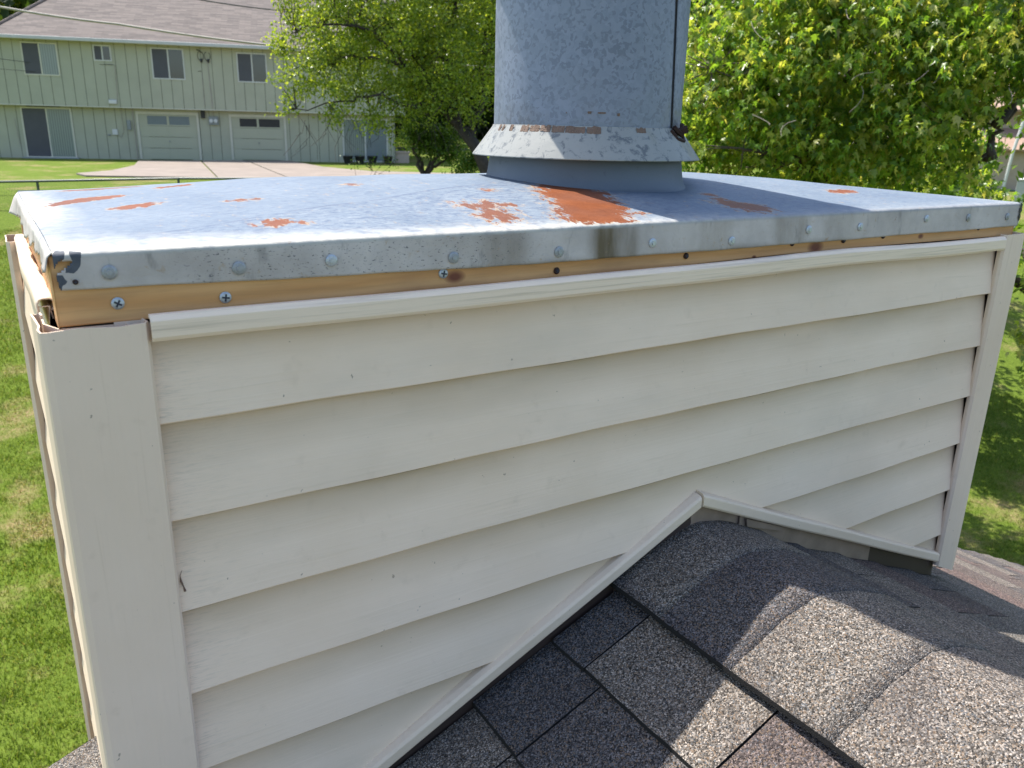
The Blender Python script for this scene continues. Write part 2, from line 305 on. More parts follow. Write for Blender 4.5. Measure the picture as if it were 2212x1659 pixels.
g = NG('frosted pane', .4, 0, .5); g.col(g.mix(g.noise(2, 3), (.12, .15, .16), (.16, .19, .20))); M['frost'] = g.m
g = NG('neighbour shingles', .9, 0, .2); b = g.n('ShaderNodeTexBrick'); g.L(g.mapc((1, 1, 1)), b.inputs['Vector']); b.inputs['Scale'].default_value = 1; b.inputs['Brick Width'].default_value = .55; b.inputs['Row Height'].default_value = .145
b.inputs['Mortar Size'].default_value = .012; b.inputs['Color1'].default_value = (.085, .074, .068, 1); b.inputs['Color2'].default_value = (.165, .140, .124, 1); b.inputs['Mortar'].default_value = (.11, .09, .085, 1)
g.col(g.mix(g.ramp(g.noise(5, 5, .7), [(.35, 0), (.65, .35)]), b.outputs[0], (.145, .13, .122))); g.bump(b.outputs[1], .4, .01); M['nroof'] = g.m
M['road'] = plain('road asphalt', (.10, .095, .10), .9, sc=.8)
M['metalgrey'] = plain('grey meter box', (.22, .24, .24), .5, .3)
M['white'] = plain('white plastic', (.55, .55, .53), .5, var=.04)
M['green_steel'] = plain('green vinyl coated steel', (.035, .06, .045), .4)
M['cable'] = plain('grey cable', (.34, .31, .26), .7)
M['cable_dark'] = plain('dark cable', (.04, .04, .038), .7)
M['beige'] = plain('beige stucco', (.42, .33, .26), .8, var=.06)
M['tanroof'] = plain('tan roof', (.30, .20, .15), .8)
M['pot'] = plain('black pot', (.02, .02, .022), .6)

# ------------------------------------------------ terrain
HB = np.array([8.854, 41.301, -1.57]); AZ = rad(109); HE = np.array([sin(AZ), cos(AZ), 0]); HN = np.array([-HE[1], HE[0], 0])   # facade base point, direction, away from us
def gz(x, y):
    s = -((np.asarray(x)-HB[0])*HN[0]+(np.asarray(y)-HB[1])*HN[1])
    t = np.clip((s-16.8)/(35-16.8), 0, 1); t = t*t*(3-2*t)
    z = -1.6 - 3.5*t
    back = np.clip((-s-30)/70, 0, 1.5); z = z + back*3.0
    return z + .05*np.sin(x*.7)*np.cos(y*.6)*np.clip((s-16.8)/6, 0, 1)
xs = np.concatenate([np.arange(-300, -40, 20), np.arange(-40, 70, .8), np.arange(70, 340, 20)]); ys = np.concatenate([np.arange(-200, -20, 20), np.arange(-20, 60, .8), np.arange(60, 420, 20)])
GX, GY = np.meshgrid(xs, ys, indexing='ij'); V = np.stack([GX, GY, gz(GX, GY)], -1).reshape(-1, 3); nx, ny = GX.shape
I = np.arange(nx*ny).reshape(nx, ny); idx = np.stack([I[:-1, :-1], I[1:, :-1], I[1:, 1:], I[:-1, 1:]], -1).reshape(-1, 4)
tag(bigmesh('ground', V, idx, 4, M['lawn'], smooth=True), kind='structure')
def onground(x, y):
    d = ray(x, y); lo = 3.0
    for t in np.arange(3, 160, .05):
        P = CAM+d*t
        if P[2] <= gz(P[0], P[1]): return np.array([P[0], P[1], gz(P[0], P[1])])
    return CAM+d*160
# driveway: slabs split by joints
drv = empty('driveway'); tag(drv, kind='structure')
for poly in ([(300, 349), (432, 349), (468, 386.5), (185, 382), (165, 377), (240, 371), (290, 360)], [(436, 349), (530, 349), (620, 386.5), (472, 386.5)],
             [(534, 349), (625, 349), (700, 363), (800, 372), (850, 387), (624, 386.5)], [(803, 372), (1000, 377), (1150, 378), (1150, 389), (853, 387)]):
    P = [onground(*q) for q in poly]; mb = MB(); n = len(P)
    mb.add([(p[0], p[1], p[2]+.05) for p in P]+[(p[0], p[1], p[2]-.1) for p in P], [tuple(range(n))]+[(i, i+n, (i+1) % n+n, (i+1) % n) for i in range(n)])
    mb.build('slab', M['concrete'], drv)
P = [hit(x, y, 2, -1.55) for x, y in [(870, 312), (980, 320), (1066, 345), (1066, 356), (960, 330), (870, 320)]]
a = HB+HE*10-HN*(-30); rd = MB(); A = HB+HE*4+HN*27; Bq = HB+HE*80+HN*27
rd.add([A-HN*2.6, Bq-HN*2.6, Bq+HN*2.6, A+HN*2.6], [(0, 1, 2, 3)]); o = rd.build('road', M['road']); o.location.z = .03; tag(o, kind='structure')

# ------------------------------------------------ the chimney chase
E_ = .1016; W_, D_ = 1.629, .637
chim = empty('chimney', (.82, .32, -5.0)); tag(chim, 'boxed chimney in beige vinyl siding with a rusting metal cap and round flue pipe', 'chimney')
def P_(o):
    """parent keeping world placement"""
    o.parent = chim; o.matrix_parent_inverse = Matrix.Translation((-.82, -.32, 5.0)); return o
def jl(x): return -.243-.456*(.823-x) if x < .823 else -.241-.4225*(x-.823)
mb = MB(); mb.box((.022, .013, -5.1), (1.60, .62, .098)); P_(mb.build('sheathing', M['core']))
def siding(k, xa=.083, xb=1.566):
    zt, zb = (1-k)*E_, -k*E_; V = []; Fc = []; prev = None
    for x in np.linspace(xa, xb, 90):
        wob = .0007*sin(x*9+k*2.1)+.0004*sin(x*31+k)
        z0 = max(zb+wob, jl(x)-.004)
        if z0 >= zt-.001: prev = None; continue
        yy = lambda z: -.0015-.0125*(zt-z)/E_ + .0006*sin(x*5+k*1.7)
        b = len(V); V += [(x, yy(zt)+.001, zt+(.006 if k else -.004)), (x, yy(z0), z0+.0015), (x, yy(z0)+.0012, z0), (x, yy(z0)+.0125, z0+.001)]
        if prev is not None: Fc += [(prev+i, prev+i+1, b+i+1, b+i) for i in range(3)]
        prev = b
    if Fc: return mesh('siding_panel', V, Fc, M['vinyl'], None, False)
for k in range(0, 9):
    xr_ = 1.558-.002*(k % 2)
    for xa, xb in (((.083, xr_),) if jl(.823) < -k*E_ else ((.083, .823), (.823, xr_))):
        o = siding(k, xa, xb)
        if o: P_(o)
def side_panel(k, x0, s, ya, yb, mat):
    zt, zb = (1-k)*E_, -k*E_; V = []; 
    for y in (ya, yb): V += [(x0, y, zt+.005), (x0+s*.0125, y, zb+.001), (x0+s*.0115, y, zb), (x0, y, zb)]
    return V, [(0, 1, 5, 4), (1, 2, 6, 5), (2, 3, 7, 6)]
for k in range(0, 49):
    V, Fc = side_panel(k, .014, -1, .062, .60, None); P_(mesh('siding_panel', V, Fc, M['vinyl_side']))
mb = MB()
for k in range(49): mb.add(*side_panel(k, 1.606, 1, .05, .60, None))
P_(tag(mb.build('side_cladding', M['vinyl_side']), kind='stuff'))
mb = MB()
for k in range(49):
    V, Fc = side_panel(k, .624, 1, .06, 1.57, None); mb.add([(y, x, z) for x, y, z in V], Fc)
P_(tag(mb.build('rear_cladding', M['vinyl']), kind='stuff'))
def post(path, z0, z1, name='corner_post', zfun=None):
    mb = MB(); V = []
    zs = [z0]+list(np.linspace(z0, z1, 14))[1:]
    n = len(path)
    for z in zs:
        for i, (x, y) in enumerate(path):
            zz = z
            if z == z1 and zfun: zz = z1+zfun(i)
            if z == z0 and zfun is None and name == 'short': pass
            V.append((x, y, zz))
    mb.add(V, [(a*n+i, a*n+i+1, (a+1)*n+i+1, (a+1)*n+i) for a in range(len(zs)-1) for i in range(n-1)])
    return P_(mb.build(name, M['vinyl_post'], None, False, 0, .0016))
r_ = .004
post([(.060, .001), (.083, .001), (.0855, -.002), (.0855, -.017), (.083, -.0205), (.06, -.0212), (.03, -.0212), (.006, -.0205), (.001, -.0185), (-.0005, -.014), (.0015, .012), (-.0005, .04), (-.002, .058), (.001, .063), (.005, .061), (.006, .052)], -5.1, .102, zfun=lambda i: .0012*sin(i*2.3))
# inner web of the post, seen from above
mb = MB()
for pth in ([(.006, .055), (.006, .030), (.016, .004), (.06, .002)], [(.07, .001), (.072, -.006), (.078, -.004)]):
    n = len(pth); mb.add([(x, y, -.4) for x, y in pth]+[(x, y, .0985) for x, y in pth], [(i, i+1, n+i+1, n+i) for i in range(n-1)])
P_(mb.build('post_web', M['vinyl_post'], solid=.0014))
post([(.004, .575), (-.003, .570), (-.007, .575), (-.006, .60), (-.006, .652), (-.002, .657), (.09, .657), (.09, .64)], -5.1, .104)
post([(1.54, .64), (1.54, .657), (1.624, .657), (1.629, .652), (1.629, .60), (1.625, .575), (1.62, .578)], -5.1, .104)
rp = [(1.5560, -.0085), (1.5530, -.0100), (1.5525, -.0135), (1.5525, -.016), (1.5555, -.0205), (1.575, -.0212), (1.607, -.0212), (1.6185, -.0195), (1.6215, -.014), (1.6215, .04), (1.622, .06), (1.618, .064)]
mb = MB(); n = len(rp); V = []
for z, top in ((-.60, 0), (-.4, 0), (-.2, 0), (0, 0), (.111, 1)):
    for i, (x, y) in enumerate(rp):
        zz = z
        if z == -.60: zz = -.578-(x-1.5525)*.46+max(0, y)*.5
        V.append((x, y, zz))
mb.add(V, [(a*n+i, a*n+i+1, (a+1)*n+i+1, (a+1)*n+i) for a in range(4) for i in range(n-1)])
P_(mb.build('corner_post', M['vinyl_post'], None, False, 0, .0016))
# undersill trim under the board, front
V = []; xs_ = np.linspace(.087, 1.546, 60)
prof = [(-.0145, -.004), (-.0155, .000), (-.0205, -.0005), (-.0245, -.005), (-.0245, -.020), (-.0225, -.0235), (-.016, -.0235)]
for x in xs_:
    zt = .1076+.0028*math.exp(-((x-1.05)/.25)**2)+.0006*sin(x*13)
    V += [(x, y+.0008*sin(x*7), zt+z) for y, z in prof]
n = len(prof); mb = MB(); mb.add(V, [(a*n+i, a*n+i+1, (a+1)*n+i+1, (a+1)*n+i) for a in range(59) for i in range(n-1)])
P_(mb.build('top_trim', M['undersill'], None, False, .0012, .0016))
# left top trim
mb = MB(); prof = [(.005, .086), (.003, .092), (.003, .108), (.005, .1125), (.008, .1135), (.014, .1135), (.0175, .111), (.018, .104), (.013, .102)]; n = len(prof); ys_ = np.linspace(.066, .585, 24)
V = [(x+.0014*sin(y*14), y, z+.0015*sin(y*9)) for y in ys_ for x, z in prof]; mb.add(V, [(a*n+i, a*n+i+1, (a+1)*n+i+1, (a+1)*n+i) for a in range(23) for i in range(n-1)])
P_(mb.build('top_trim', M['vinyl_side'], None, True, 0, .0015))
# inner bits visible in the open end of the trim
mb = MB(); mb.tube([(.004, .067, .095), (.0055, .067, .107), (.014, .067, .107), (.016, .067, .095)], .0009, 5); P_(mb.build('trim_clip', M['vinyl_post']))
# J channels following the roof
def jchan(xa, xb, name='roof_channel'):
    prof = [(.0, .001), (-.012, .0015), (-.0205, .0), (-.0235, -.0035), (-.0235, -.0175), (-.021, -.021), (-.012, -.0215), (-.001, -.0215)]; n = len(prof); V = []
    xx = np.linspace(xa, xb, 24)
    for x in xx: V += [(x, y, jl(min(max(x, -1), .8229) if xb < .83 else max(x, .8231))+z+.0005*sin(x*17)) for y, z in prof]
    mb = MB(); mb.add(V, [(a*n+i, a*n+i+1, (a+1)*n+i+1, (a+1)*n+i) for a in range(23) for i in range(n-1)])
    mb.add([V[j] for j in range(n)], [tuple(range(n))]); mb.add([V[-n+j] for j in range(n)], [tuple(range(n))])
    return P_(mb.build(name, M['vinyl_trim'], None, False, .0008))
jchan(.087, .8205); jchan(.8245, 1.546)
# step flashing below the channels
mb = MB(); mb.prism([(.10, jl(.10)-.018), (.815, jl(.815)-.018), (.815, -.36), (.10, -.68)], -.0035, .0); P_(mb.build('flashing_strip', M['brown_flash']))
mb = MB(); mb.prism([(.676, -.329), (.80, -.272), (.815, -.278), (.818, -.292), (.815, -.302), (.80, -.316), (.69, -.372), (.672, -.37)], -.009, -.006); P_(mb.build('flashing_boot', M['brown_flash'], bevel=.001))
for a, b, dz, mat, yy in ((.815, .93, -.085, 'tan_flash', -.006), (.925, 1.04, -.052, 'tan_flash', -.010), (.925, 1.05, -.095, 'brown_flash', -.004), (1.038, 1.19, -.085, 'tan_flash', -.007), (1.188, 1.315, -.082, 'tan_flash', -.005), (1.315, 1.55, -.10, 'brown_flash', -.003)):
    mb = MB(); mb.prism([(a, jl(a)-.016), (b, jl(b)-.016), (b, jl(b)+dz), ((a+b)/2+.01, jl((a+b)/2)+dz-.002), (a, jl(a)+dz+.006)], yy-.0014, yy); P_(mb.build('step_flashing', M[mat]))
mb = MB(); mb.prism([(.936, -.313), (1.03, -.352), (1.03, -.360), (.94, -.328)], -.016, -.0125); P_(mb.build('step_flashing', M['tan_flash']))

# boards under the cap
WBZ = [0, .001, .0045, .007, .0075, .006, .005]
def zwb(x): return .1005+float(np.interp(x, [0, .6, .78, .95, 1.15, 1.4, 1.61], WBZ))
mb = MB(); n = 40; V = []
for x in np.linspace(.016, 1.610, n): V += [(x, -.0005, zwb(x)), (x, -.0005, .163), (x, .037, .163), (x, .037, zwb(x))]
mb.add(V, [(a*4+i, a*4+(i+1) % 4, (a+1)*4+(i+1) % 4, (a+1)*4+i) for a in range(n-1) for i in range(4)]+[(0, 1, 2, 3), ((n-1)*4+3, (n-1)*4+2, (n-1)*4+1, (n-1)*4)])
wb = P_(mb.build('wood_board', M['wood'], None, False, .0012))
for a, b in (((.0175, .038, .101), (.055, .60, .162)), ((1.572, .038, .104), (1.609, .60, .162)), ((.016, .601, .101), (1.61, .637, .162))):
    mb = MB(); mb.box(a, b); P_(mb.build('wood_board', M['wood'], bevel=.001))
def child(o, par):
    o.parent = par; o.matrix_parent_inverse = par.matrix_world.inverted(); return o
bpy.context.view_layer.update()
def screwmesh(r, kind):
    mb = MB(); k = 14
    for (ra, ya), (rb, yb) in (((r, 0), (r, -.0014)), ((r, -.0014), (r*.72, -.0024)), ((r*.72, -.0024), (.0001, -.0027))):
        mb.add([(ra*cos(2*pi*j/k), ya, ra*sin(2*pi*j/k)) for j in range(k)]+[(rb*cos(2*pi*j/k), yb, rb*sin(2*pi*j/k)) for j in range(k)], [(j, j+k, (j+1) % k+k, (j+1) % k) for j in range(k)])
    nb = len(mb.F)
    if kind == 'x':
        w = r*.14; l = r*.62
        mb.box((-l, -.0032, -w), (l, -.0020, w)); mb.box((-w, -.0031, -l), (w, -.0021, l))
    elif kind == 'h': 
        mb.add([(r*.5*cos(2*pi*j/6), -.0022, r*.5*sin(2*pi*j/6)) for j in range(6)]+[(r*.45*cos(2*pi*j/6), -.0036, r*.45*sin(2*pi*j/6)) for j in range(6)], [tuple(range(11, 5, -1))]+[(j, j+6, (j+1) % 6+6, (j+1) % 6) for j in range(6)])
        nb = len(mb.F)
    me = bpy.data.meshes.new('screw'); me.from_pydata(mb.V, [], mb.F); me.materials.append(M['screw']); me.materials.append(M['recess'])
    me.polygons.foreach_set('material_index', [0 if i < nb else 1 for i in range(len(mb.F))]); return me
mx = screwmesh(.0056, 'x'); mh = screwmesh(.0062, 'h'); mhd = screwmesh(.0066, 'h'); mhd.materials[0] = M['dullscrew']; msm = screwmesh(.0042, 'x'); msm.materials[0] = M['rustbolt']
def screw(me, x, z, y, par, rot=0, tilt=0):
    o = bpy.data.objects.new('screw', me); COL.objects.link(o); o.location = (x, y, z); o.rotation_euler = (tilt, rot, 0); o.parent = par; o.matrix_parent_inverse = Matrix.Translation((.82, .32, -5.0)).inverted() @ Matrix.Identity(4) if False else par_inv(par); return o
def par_inv(par): return par.matrix_world.inverted()
for x, z, me, t in ((.065, .118, mx, .5), (.159, .115, mx, .15), (.395, .121, mx, .2), (.55, .113, msm, .6), (.764, .118, msm, .3), (.979, .1235, msm, 0), (1.202, .1235, msm, .5), (1.487, .1245, msm, .2), (1.10, .1215, msm, 0)): screw(me, x, z, -.0008, wb, t)

# metal cap sheet
def caph(x, y):
    v = np.clip(y/.637, 0, 1); gq = np.maximum(0, 1-((x-.815)/.8)**2)
    pyr = np.minimum(np.minimum(x, 1.63-x)/.62, np.minimum(v, 1-v)/.42); pyr = 1-np.log1p(np.exp(-(pyr-1)*-9))/9 if False else np.clip(pyr, 0, 1)
    sm = 4*v*(1-v)*np.minimum(1, 1.6*gq)
    ripple = .0014*np.sin(x*9+1)*np.sin(y*11)+.0010*np.sin(x*23+y*13)
    return .1668+.020*gq*v+.015*sm+.010*pyr+ripple*np.clip(v*8, 0, 1)
X0, X1 = .019, 1.612; nxs = 380; cx = np.concatenate([np.linspace(X0, X0+.075, 91)[:-1], np.linspace(X0+.075, X1, nxs-90)])
# profile rows: from back to front edge, round over, then down the lip
rows = []
for y in np.linspace(.641, .004, 110): rows.append(('t', y))
for a in np.linspace(0, pi/2, 6)[1:]: rows.append(('r', a))
for q in np.linspace(0, 1, 16)[1:]: rows.append(('l', q))
def zlip(x): return np.where(x < .42, .1335-(x-.02)*.021, .125-.0018*np.clip((x-.42)*2, 0, 1))+.0004*np.sin(x*21)+.0002*np.sin(x*83)
V = []; wv_y = .0015*np.sin(cx*6)+.0008*np.sin(cx*17)
for kind, q in rows:
    if kind == 't': z = caph(cx, np.full(nxs, q)); y = np.full(nxs, q)
    elif kind == 'r': z = caph(cx, np.full(nxs, .004))-.0045*(1-cos(q)); y = .004-.0085*sin(q)+wv_y*0
    else:
        zt = caph(cx, np.full(nxs, .004))-.0045; z = zt+(zlip(cx)-zt)*q; y = -.0045+wv_y*q*.8-.0012*q
    V.append(np.stack([cx, np.broadcast_to(y, (nxs,)), z], -1))
V = np.array(V); nr = len(rows); I = np.arange(nr*nxs).reshape(nr, nxs); idx = np.stack([I[:-1, :-1], I[1:, :-1], I[1:, 1:], I[:-1, 1:]], -1).reshape(-1, 4)
Vf = V.reshape(-1, 3)
def inpoly(px, py, poly):
    r = np.zeros(len(px), bool); n = len(poly)
    for i in range(n):
        (x0, y0), (x1, y1) = poly[i], poly[(i+1) % n]
        c = ((y0 > py) != (y1 > py)) & (px < (x1-x0)*(py-y0)/(y1-y0+1e-12)+x0); r ^= c
    return r
def sdist(px, py, poly):
    d = np.full(len(px), 1e9); n = len(poly)
    for i in range(n):
        a = np.array(poly[i]); b = np.array(poly[(i+1) % n]); ab = b-a
        t = np.clip(((px-a[0])*ab[0]+(py-a[1])*ab[1])/(ab@ab+1e-12), 0, 1); d = np.minimum(d, np.hypot(px-a[0]-t*ab[0], py-a[1]-t*ab[1]))
    return np.where(inpoly(px, py, poly), d, -d)
# torn corner, in the plane of the lip (x,z): traced hole and cut edge
hz = lambda X, Y: tuple(hit(X*.3014*.8848, (400+Y*.3014)*.8848, 1, -.005)[[0, 2]])
hole = [hz(*q) for q in [(472, 792), (500, 782), (540, 788), (592, 786), (570, 812), (535, 840), (520, 862), (480, 882), (452, 905), (470, 960), (492, 1036), (440, 1050), (380, 1000), (400, 890), (430, 880), (450, 830)]]
cen = Vf[idx].mean(1); lipmask = cen[:, 1] < .0035
kill = inpoly(cen[:, 0], cen[:, 2], hole) & lipmask
idx = idx[~kill]
capo = P_(bigmesh('metal_cap', Vf, idx, 4, M['cap'], None, True)); tag(capo, 'bluish galvanised sheet cap with rust patches and a torn front left corner')
x, y, z = Vf.T
ell = lambda cx_, cy_, rx, ry: [(cx_+rx*cos(a), cy_+ry*sin(a)) for a in np.linspace(0, 2*pi, 10)[:-1]]
polys = [[(.685, .245), (.745, .205), (.742, .14), (.715, .09), (.70, .05), (.662, -.004), (.60, -.004), (.568, .03), (.597, .07), (.618, .12), (.645, .18)],
         [(.878, .075), (.92, .095), (.968, .055), (.96, .018), (.92, .012), (.895, .035)], [(.475, .125), (.53, .13), (.525, .09), (.52, .03), (.485, .025), (.475, .06), (.497, .095)]]
polys += [ell(*e) for e in ((.092, .415, .045, .028), (.128, .272, .028, .02), (.132, .59, .06, .02), (.21, .5, .03, .014), (.24, .227, .022, .008), (.235, .07, .024, .014), (.257, .066, .010, .008), (.545, .105, .018, .010), (.577, .205, .012, .010), (.935, .132, .014, .010), (.922, .10, .018, .008), (1.262, .13, .035, .014), (.70, .04, .02, .008), (.06, .40, .02, .01), (.33, .60, .03, .012), (.41, .30, .012, .01))]
rust = np.zeros(len(x))
for i, pl in enumerate(polys):
    sd = sdist(x, y, pl); sc = .03 if i < 3 else .014; rust = np.maximum(rust, np.clip(.5+sd/sc*.55, 0, 1 if i != 18 else .55))
rust = np.where(y < -.002, 0, rust)
stain = np.zeros(len(x))
for a, b, s in ((.60, .67, 1), (.44, .5, .5), (.93, 1.0, .45), (.78, .84, .35), (.68, .78, .2), (1.05, 1.12, .2), (.38, .44, .15)): stain = np.maximum(stain, s*np.clip((np.minimum(x-a, b-x)+.012)/.02, 0, 1))
stain = np.maximum(stain, .45*np.clip((.131-z)/.006, 0, 1)*(x > .4)*(x < 1.1))
pit = np.clip((.56-x)/.12, 0, 1)*np.clip((x-.10)/.05, .0, 1)
peelp = [[hz(*q) for q in pp] for pp in ([(375, 850), (400, 770), (450, 722), (525, 718), (515, 775), (470, 800), (430, 880)], [(560, 718), (655, 720), (650, 830), (600, 880), (530, 880), (540, 830), (590, 790), (575, 750)], [(450, 905), (500, 905), (540, 960), (500, 985), (492, 1040), (470, 960)])]
peel = np.zeros(len(x))
for pp in peelp: peel = np.maximum(peel, np.clip(.5+sdist(x, z, pp)/.0035, 0, 1))
peel = np.where(y > .006, 0, peel)
for nm, ar in (('rust', rust), ('stain', stain), ('pit', pit), ('peel', peel)):
    at_ = capo.data.attributes.new(nm, 'FLOAT', 'POINT'); at_.data.foreach_set('value', ar.astype(np.float32))
q = capo.modifiers.new('solid', 'SOLIDIFY'); q.thickness = .0009; q.offset = -1
# ragged left and right lips, rear lip
def raglip(x0, s, name, ragged, ya=-.003, yb=.641):
    ny, nz = 150, 10; ys_ = np.linspace(ya, yb, ny); r = np.random.default_rng(5 if s < 0 else 9)
    nzs = np.interp(ys_, np.linspace(ya, yb, 26), r.random(26)); n2 = np.interp(ys_, np.linspace(ya, yb, 60), r.random(60))
    V = []
    for j in range(nz):
        t = j/(nz-1)
        if ragged:
            ln = .013+.012*nzs+.006*n2; ln[:8] = .016; ln[-14:] = .03
            out = (.0005+.0035*nzs*t**1.5+.002*n2*t)+np.where(ys_ > .58, .007*t*(ys_-.58)/.06, 0)
        else: ln = .040+.003*n2; out = .003+.002*t*n2
        zz = caph(np.full(ny, x0), ys_)-.001-ln*t; xx = x0+s*(out if j else 0)+s*.003*min(1, t*4)
        V.append(np.stack([np.broadcast_to(xx, ys_.shape), ys_, zz], -1))
    V = np.array(V); I = np.arange(nz*ny).reshape(nz, ny); id2 = np.stack([I[:-1, :-1], I[1:, :-1], I[1:, 1:], I[:-1, 1:]], -1).reshape(-1, 4)
    o = P_(bigmesh(name, V.reshape(-1, 3), id2, 4, M['cap'], None, False)); q = o.modifiers.new('s', 'SOLIDIFY'); q.thickness = .0008
    return o
raglip(X0, -1, 'cap_flap', True); raglip(X1, 1, 'cap_flap', False)
mb = MB(); mb.box((X0, .6415, .128), (X1, .6425, .170)); P_(mb.build('cap_flap', M['cap']))
mb = MB(); mb.prism([(X1-.004, .166), (X1+.003, .164), (X1+.001, .158), (X1+.005, .152), (X1+.001, .147), (X1+.004, .140), (X1+.001, .133), (X1-.001, .136), (X1-.003, .142), (X1-.001, .147), (X1-.004, .152), (X1-.0015, .158)], -.0072, -.0062); P_(mb.build('torn_edge', M['black']))
bpy.context.view_layer.update()
for x, z, me in ((.061, .147, mhd), (.173, .143, mhd), (.265, .1445, mh), (.406, .1385, mhd), (.549, .1365, mhd), (.697, .1395, mh), (.844, .1345, mh), (1.006, .143, mh), (1.131, .142, mh), (1.31, .148, mh), (1.439, .145, mhd), (1.571, .142, mhd)):
    screw(me, x, z, -.0048-.0012*.5+.8*.5*(.0015*sin(x*6)+.0008*sin(x*17)), capo, x*3)
o = screw(msm, .0335, .1405, -.0052, capo); o.scale = (.55, .8, .55)
# flue, collar, flashing
FC = (.829, .3185)
fl = P_(MB().lathe([(.152, .15), (.152, .30), (.1521, .45), (.152, .60)], FC, 96).build('flue_pipe', M['flue'], None, True))
bpy.context.view_layer.update()
a0 = rad(-73); seam = MB()
def cylp(r, a, z): return (FC[0]+r*cos(a), FC[1]+r*sin(a), z)
az_s = math.atan2(*(np.array([hit(1458, 180, 1, 0)[1]*0, 0])+0)) if False else None
# lock seam: on the right flank as seen from the roof
aSz = lambda z: rad(-68.1-(z-.284)*31)
ZS = np.linspace(.272, .60, 9); k = 10; seam.add([cylp(.1538, aSz(z)+rad(13)*j/k, z) for z in ZS for j in range(k+1)], [(q*(k+1)+j, q*(k+1)+j+1, (q+1)*(k+1)+j+1, (q+1)*(k+1)+j) for q in range(8) for j in range(k)])
o = seam.build('lock_seam', M['flue'], None, True, 0, .0012); o.parent = fl; o.matrix_parent_inverse = fl.matrix_world.inverted()
mb = MB(); mb.add([cylp(.1528, aSz(z)-rad(1.3)+rad(1.3)*j/3, z) for z in ZS for j in range(4)], [(q*4+j, q*4+j+1, q*4+5+j, q*4+4+j) for q in range(8) for j in range(3)]); o = mb.build('seam_gap', M['bare_dark'], None, True); o.parent = fl; o.matrix_parent_inverse = fl.matrix_world.inverted()
P_(MB().lathe([(.158, .57), (.1865, .575), (.188, .60), (.187, 1.10), (.205, 1.115), (.205, 1.13), (.10, 1.19), (.001, 1.22)], FC, 72).build('rain_cap', M['flue'], None, True))
P_(MB().lathe([(.1535, .282), (.1545, .279), (.1865, .2365), (.1872, .2345), (.1855, .2345), (.1600, .266)], FC, 96).build('storm_collar', M['collar'], None, True))
P_(MB().lathe([(.1530, .262), (.1555, .262), (.1575, .240), (.1615, .21), (.1655, .195), (.170, .1905), (.176, .186)], FC, 96).build('base_flashing', M['flashing'], None, True))
def flatpatch(name, a0, a1, r0, z0, r1, z1, mat, jag=.002, n=10, seed=1):
    r = random.Random(seed); V = []
    for j in range(n+1):
        a = a0+(a1-a0)*j/n; V += [cylp(r0+.0007, a, z0+r.uniform(-jag, jag)), cylp(r1+.0007, a, z1+r.uniform(-jag, jag))]
    return P_(mesh(name, V, [(2*j, 2*j+2, 2*j+3, 2*j+1) for j in range(n)], M[mat]))
for i, (a, b, h) in enumerate(((-187, -185, 1), (-183, -181, 1), (-175, -172.5, 1), (-166, -160.5, 1.1), (-159.7, -153.5, 1), (-152.8, -147, 1), (-146, -139, 1.1), (-138.5, -128, 1.15), (-127, -119.5, 1.2), (-99, -93, .7))):
    flatpatch('sealant', rad(a), rad(b), .1545, .2815, .1545+.006*h*.75, .2785-.006*h, 'caulk', .0012, 6, i)
for i, (a, b, z, h) in enumerate(((-127, -125, .301, .0015), (-121.5, -117, .3008, .001), (-110.5, -109, .299, .002), (-139, -138.5, .300, .001))):
    flatpatch('seam_mark', rad(a), rad(b), .1524, z+h, .1524, z-h, 'caulk', .0003, 3, i)
B0 = -12
mb = MB(); mb.tube([cylp(.152, rad(-53+B0), .274), cylp(.172, rad(-50+B0), .282)], .0060, 6); mb.tube([cylp(.156, rad(-59+B0), .279), cylp(.164, rad(-56+B0), .266), cylp(.168, rad(-50+B0), .264), cylp(.160, rad(-45+B0), .272)], .0030, 5)
mb.tube([cylp(.158, rad(-57+B0), .284), cylp(.166, rad(-52+B0), .272), cylp(.160, rad(-47+B0), .288)], .0040, 5); P_(mb.build('clamp_bolt', M['rustbolt']))
# debris caught on the siding
mb = MB(); q0 = [hit(*p, 1, -.012) for p in [(393, 1232), (389, 1243), (391, 1256), (397, 1268), (400, 1277)]]; mb.tube(q0, [.0003, .0004, .0011, .0006, .0014], 5); tag(mb.build('dried_flower_stem', M['caulk']), 'tiny dried brown flower stem stuck on the siding near the left corner post', 'debris')

# ------------------------------------------------ roof under the camera
SL, SR, XR, ZR, YR = .457, .425, .823, -.300, .45
house = empty('house', (.82, -2, -5.0)); tag(house, 'house under the camera with a gabled roof of grey brown asphalt shingles', 'house')
def PH(o): o.parent = house; o.matrix_parent_inverse = Matrix.Translation((-.82, 2, 5.0)); return o
def rz_(x): return ZR-SL*(XR-x) if x < XR else ZR-SR*(x-XR)
XL_, XRR = -3.2, 5.2; YF = -3.5
mb = MB(); mb.add([(XL_, YF, rz_(XL_)-.012), (XR, YF, ZR-.012), (XRR, YF, rz_(XRR)-.012), (XL_, YR-.01, rz_(XL_)-.012), (XR, YR-.01, ZR-.012), (XRR, YR-.01, rz_(XRR)-.012)], [(0, 1, 4, 3), (1, 2, 5, 4)]); PH(mb.build('roof_deck', M['sh_edge']))
mb = MB(); mb.prism([(XL_+.4, -5.2), (XRR-.4, -5.2), (XRR-.4, rz_(XRR-.4)-.03), (XR, ZR-.03), (XL_+.4, rz_(XL_+.4)-.03)], YR-.35, YR-.25); PH(mb.build('wall', M['vinyl_side']))
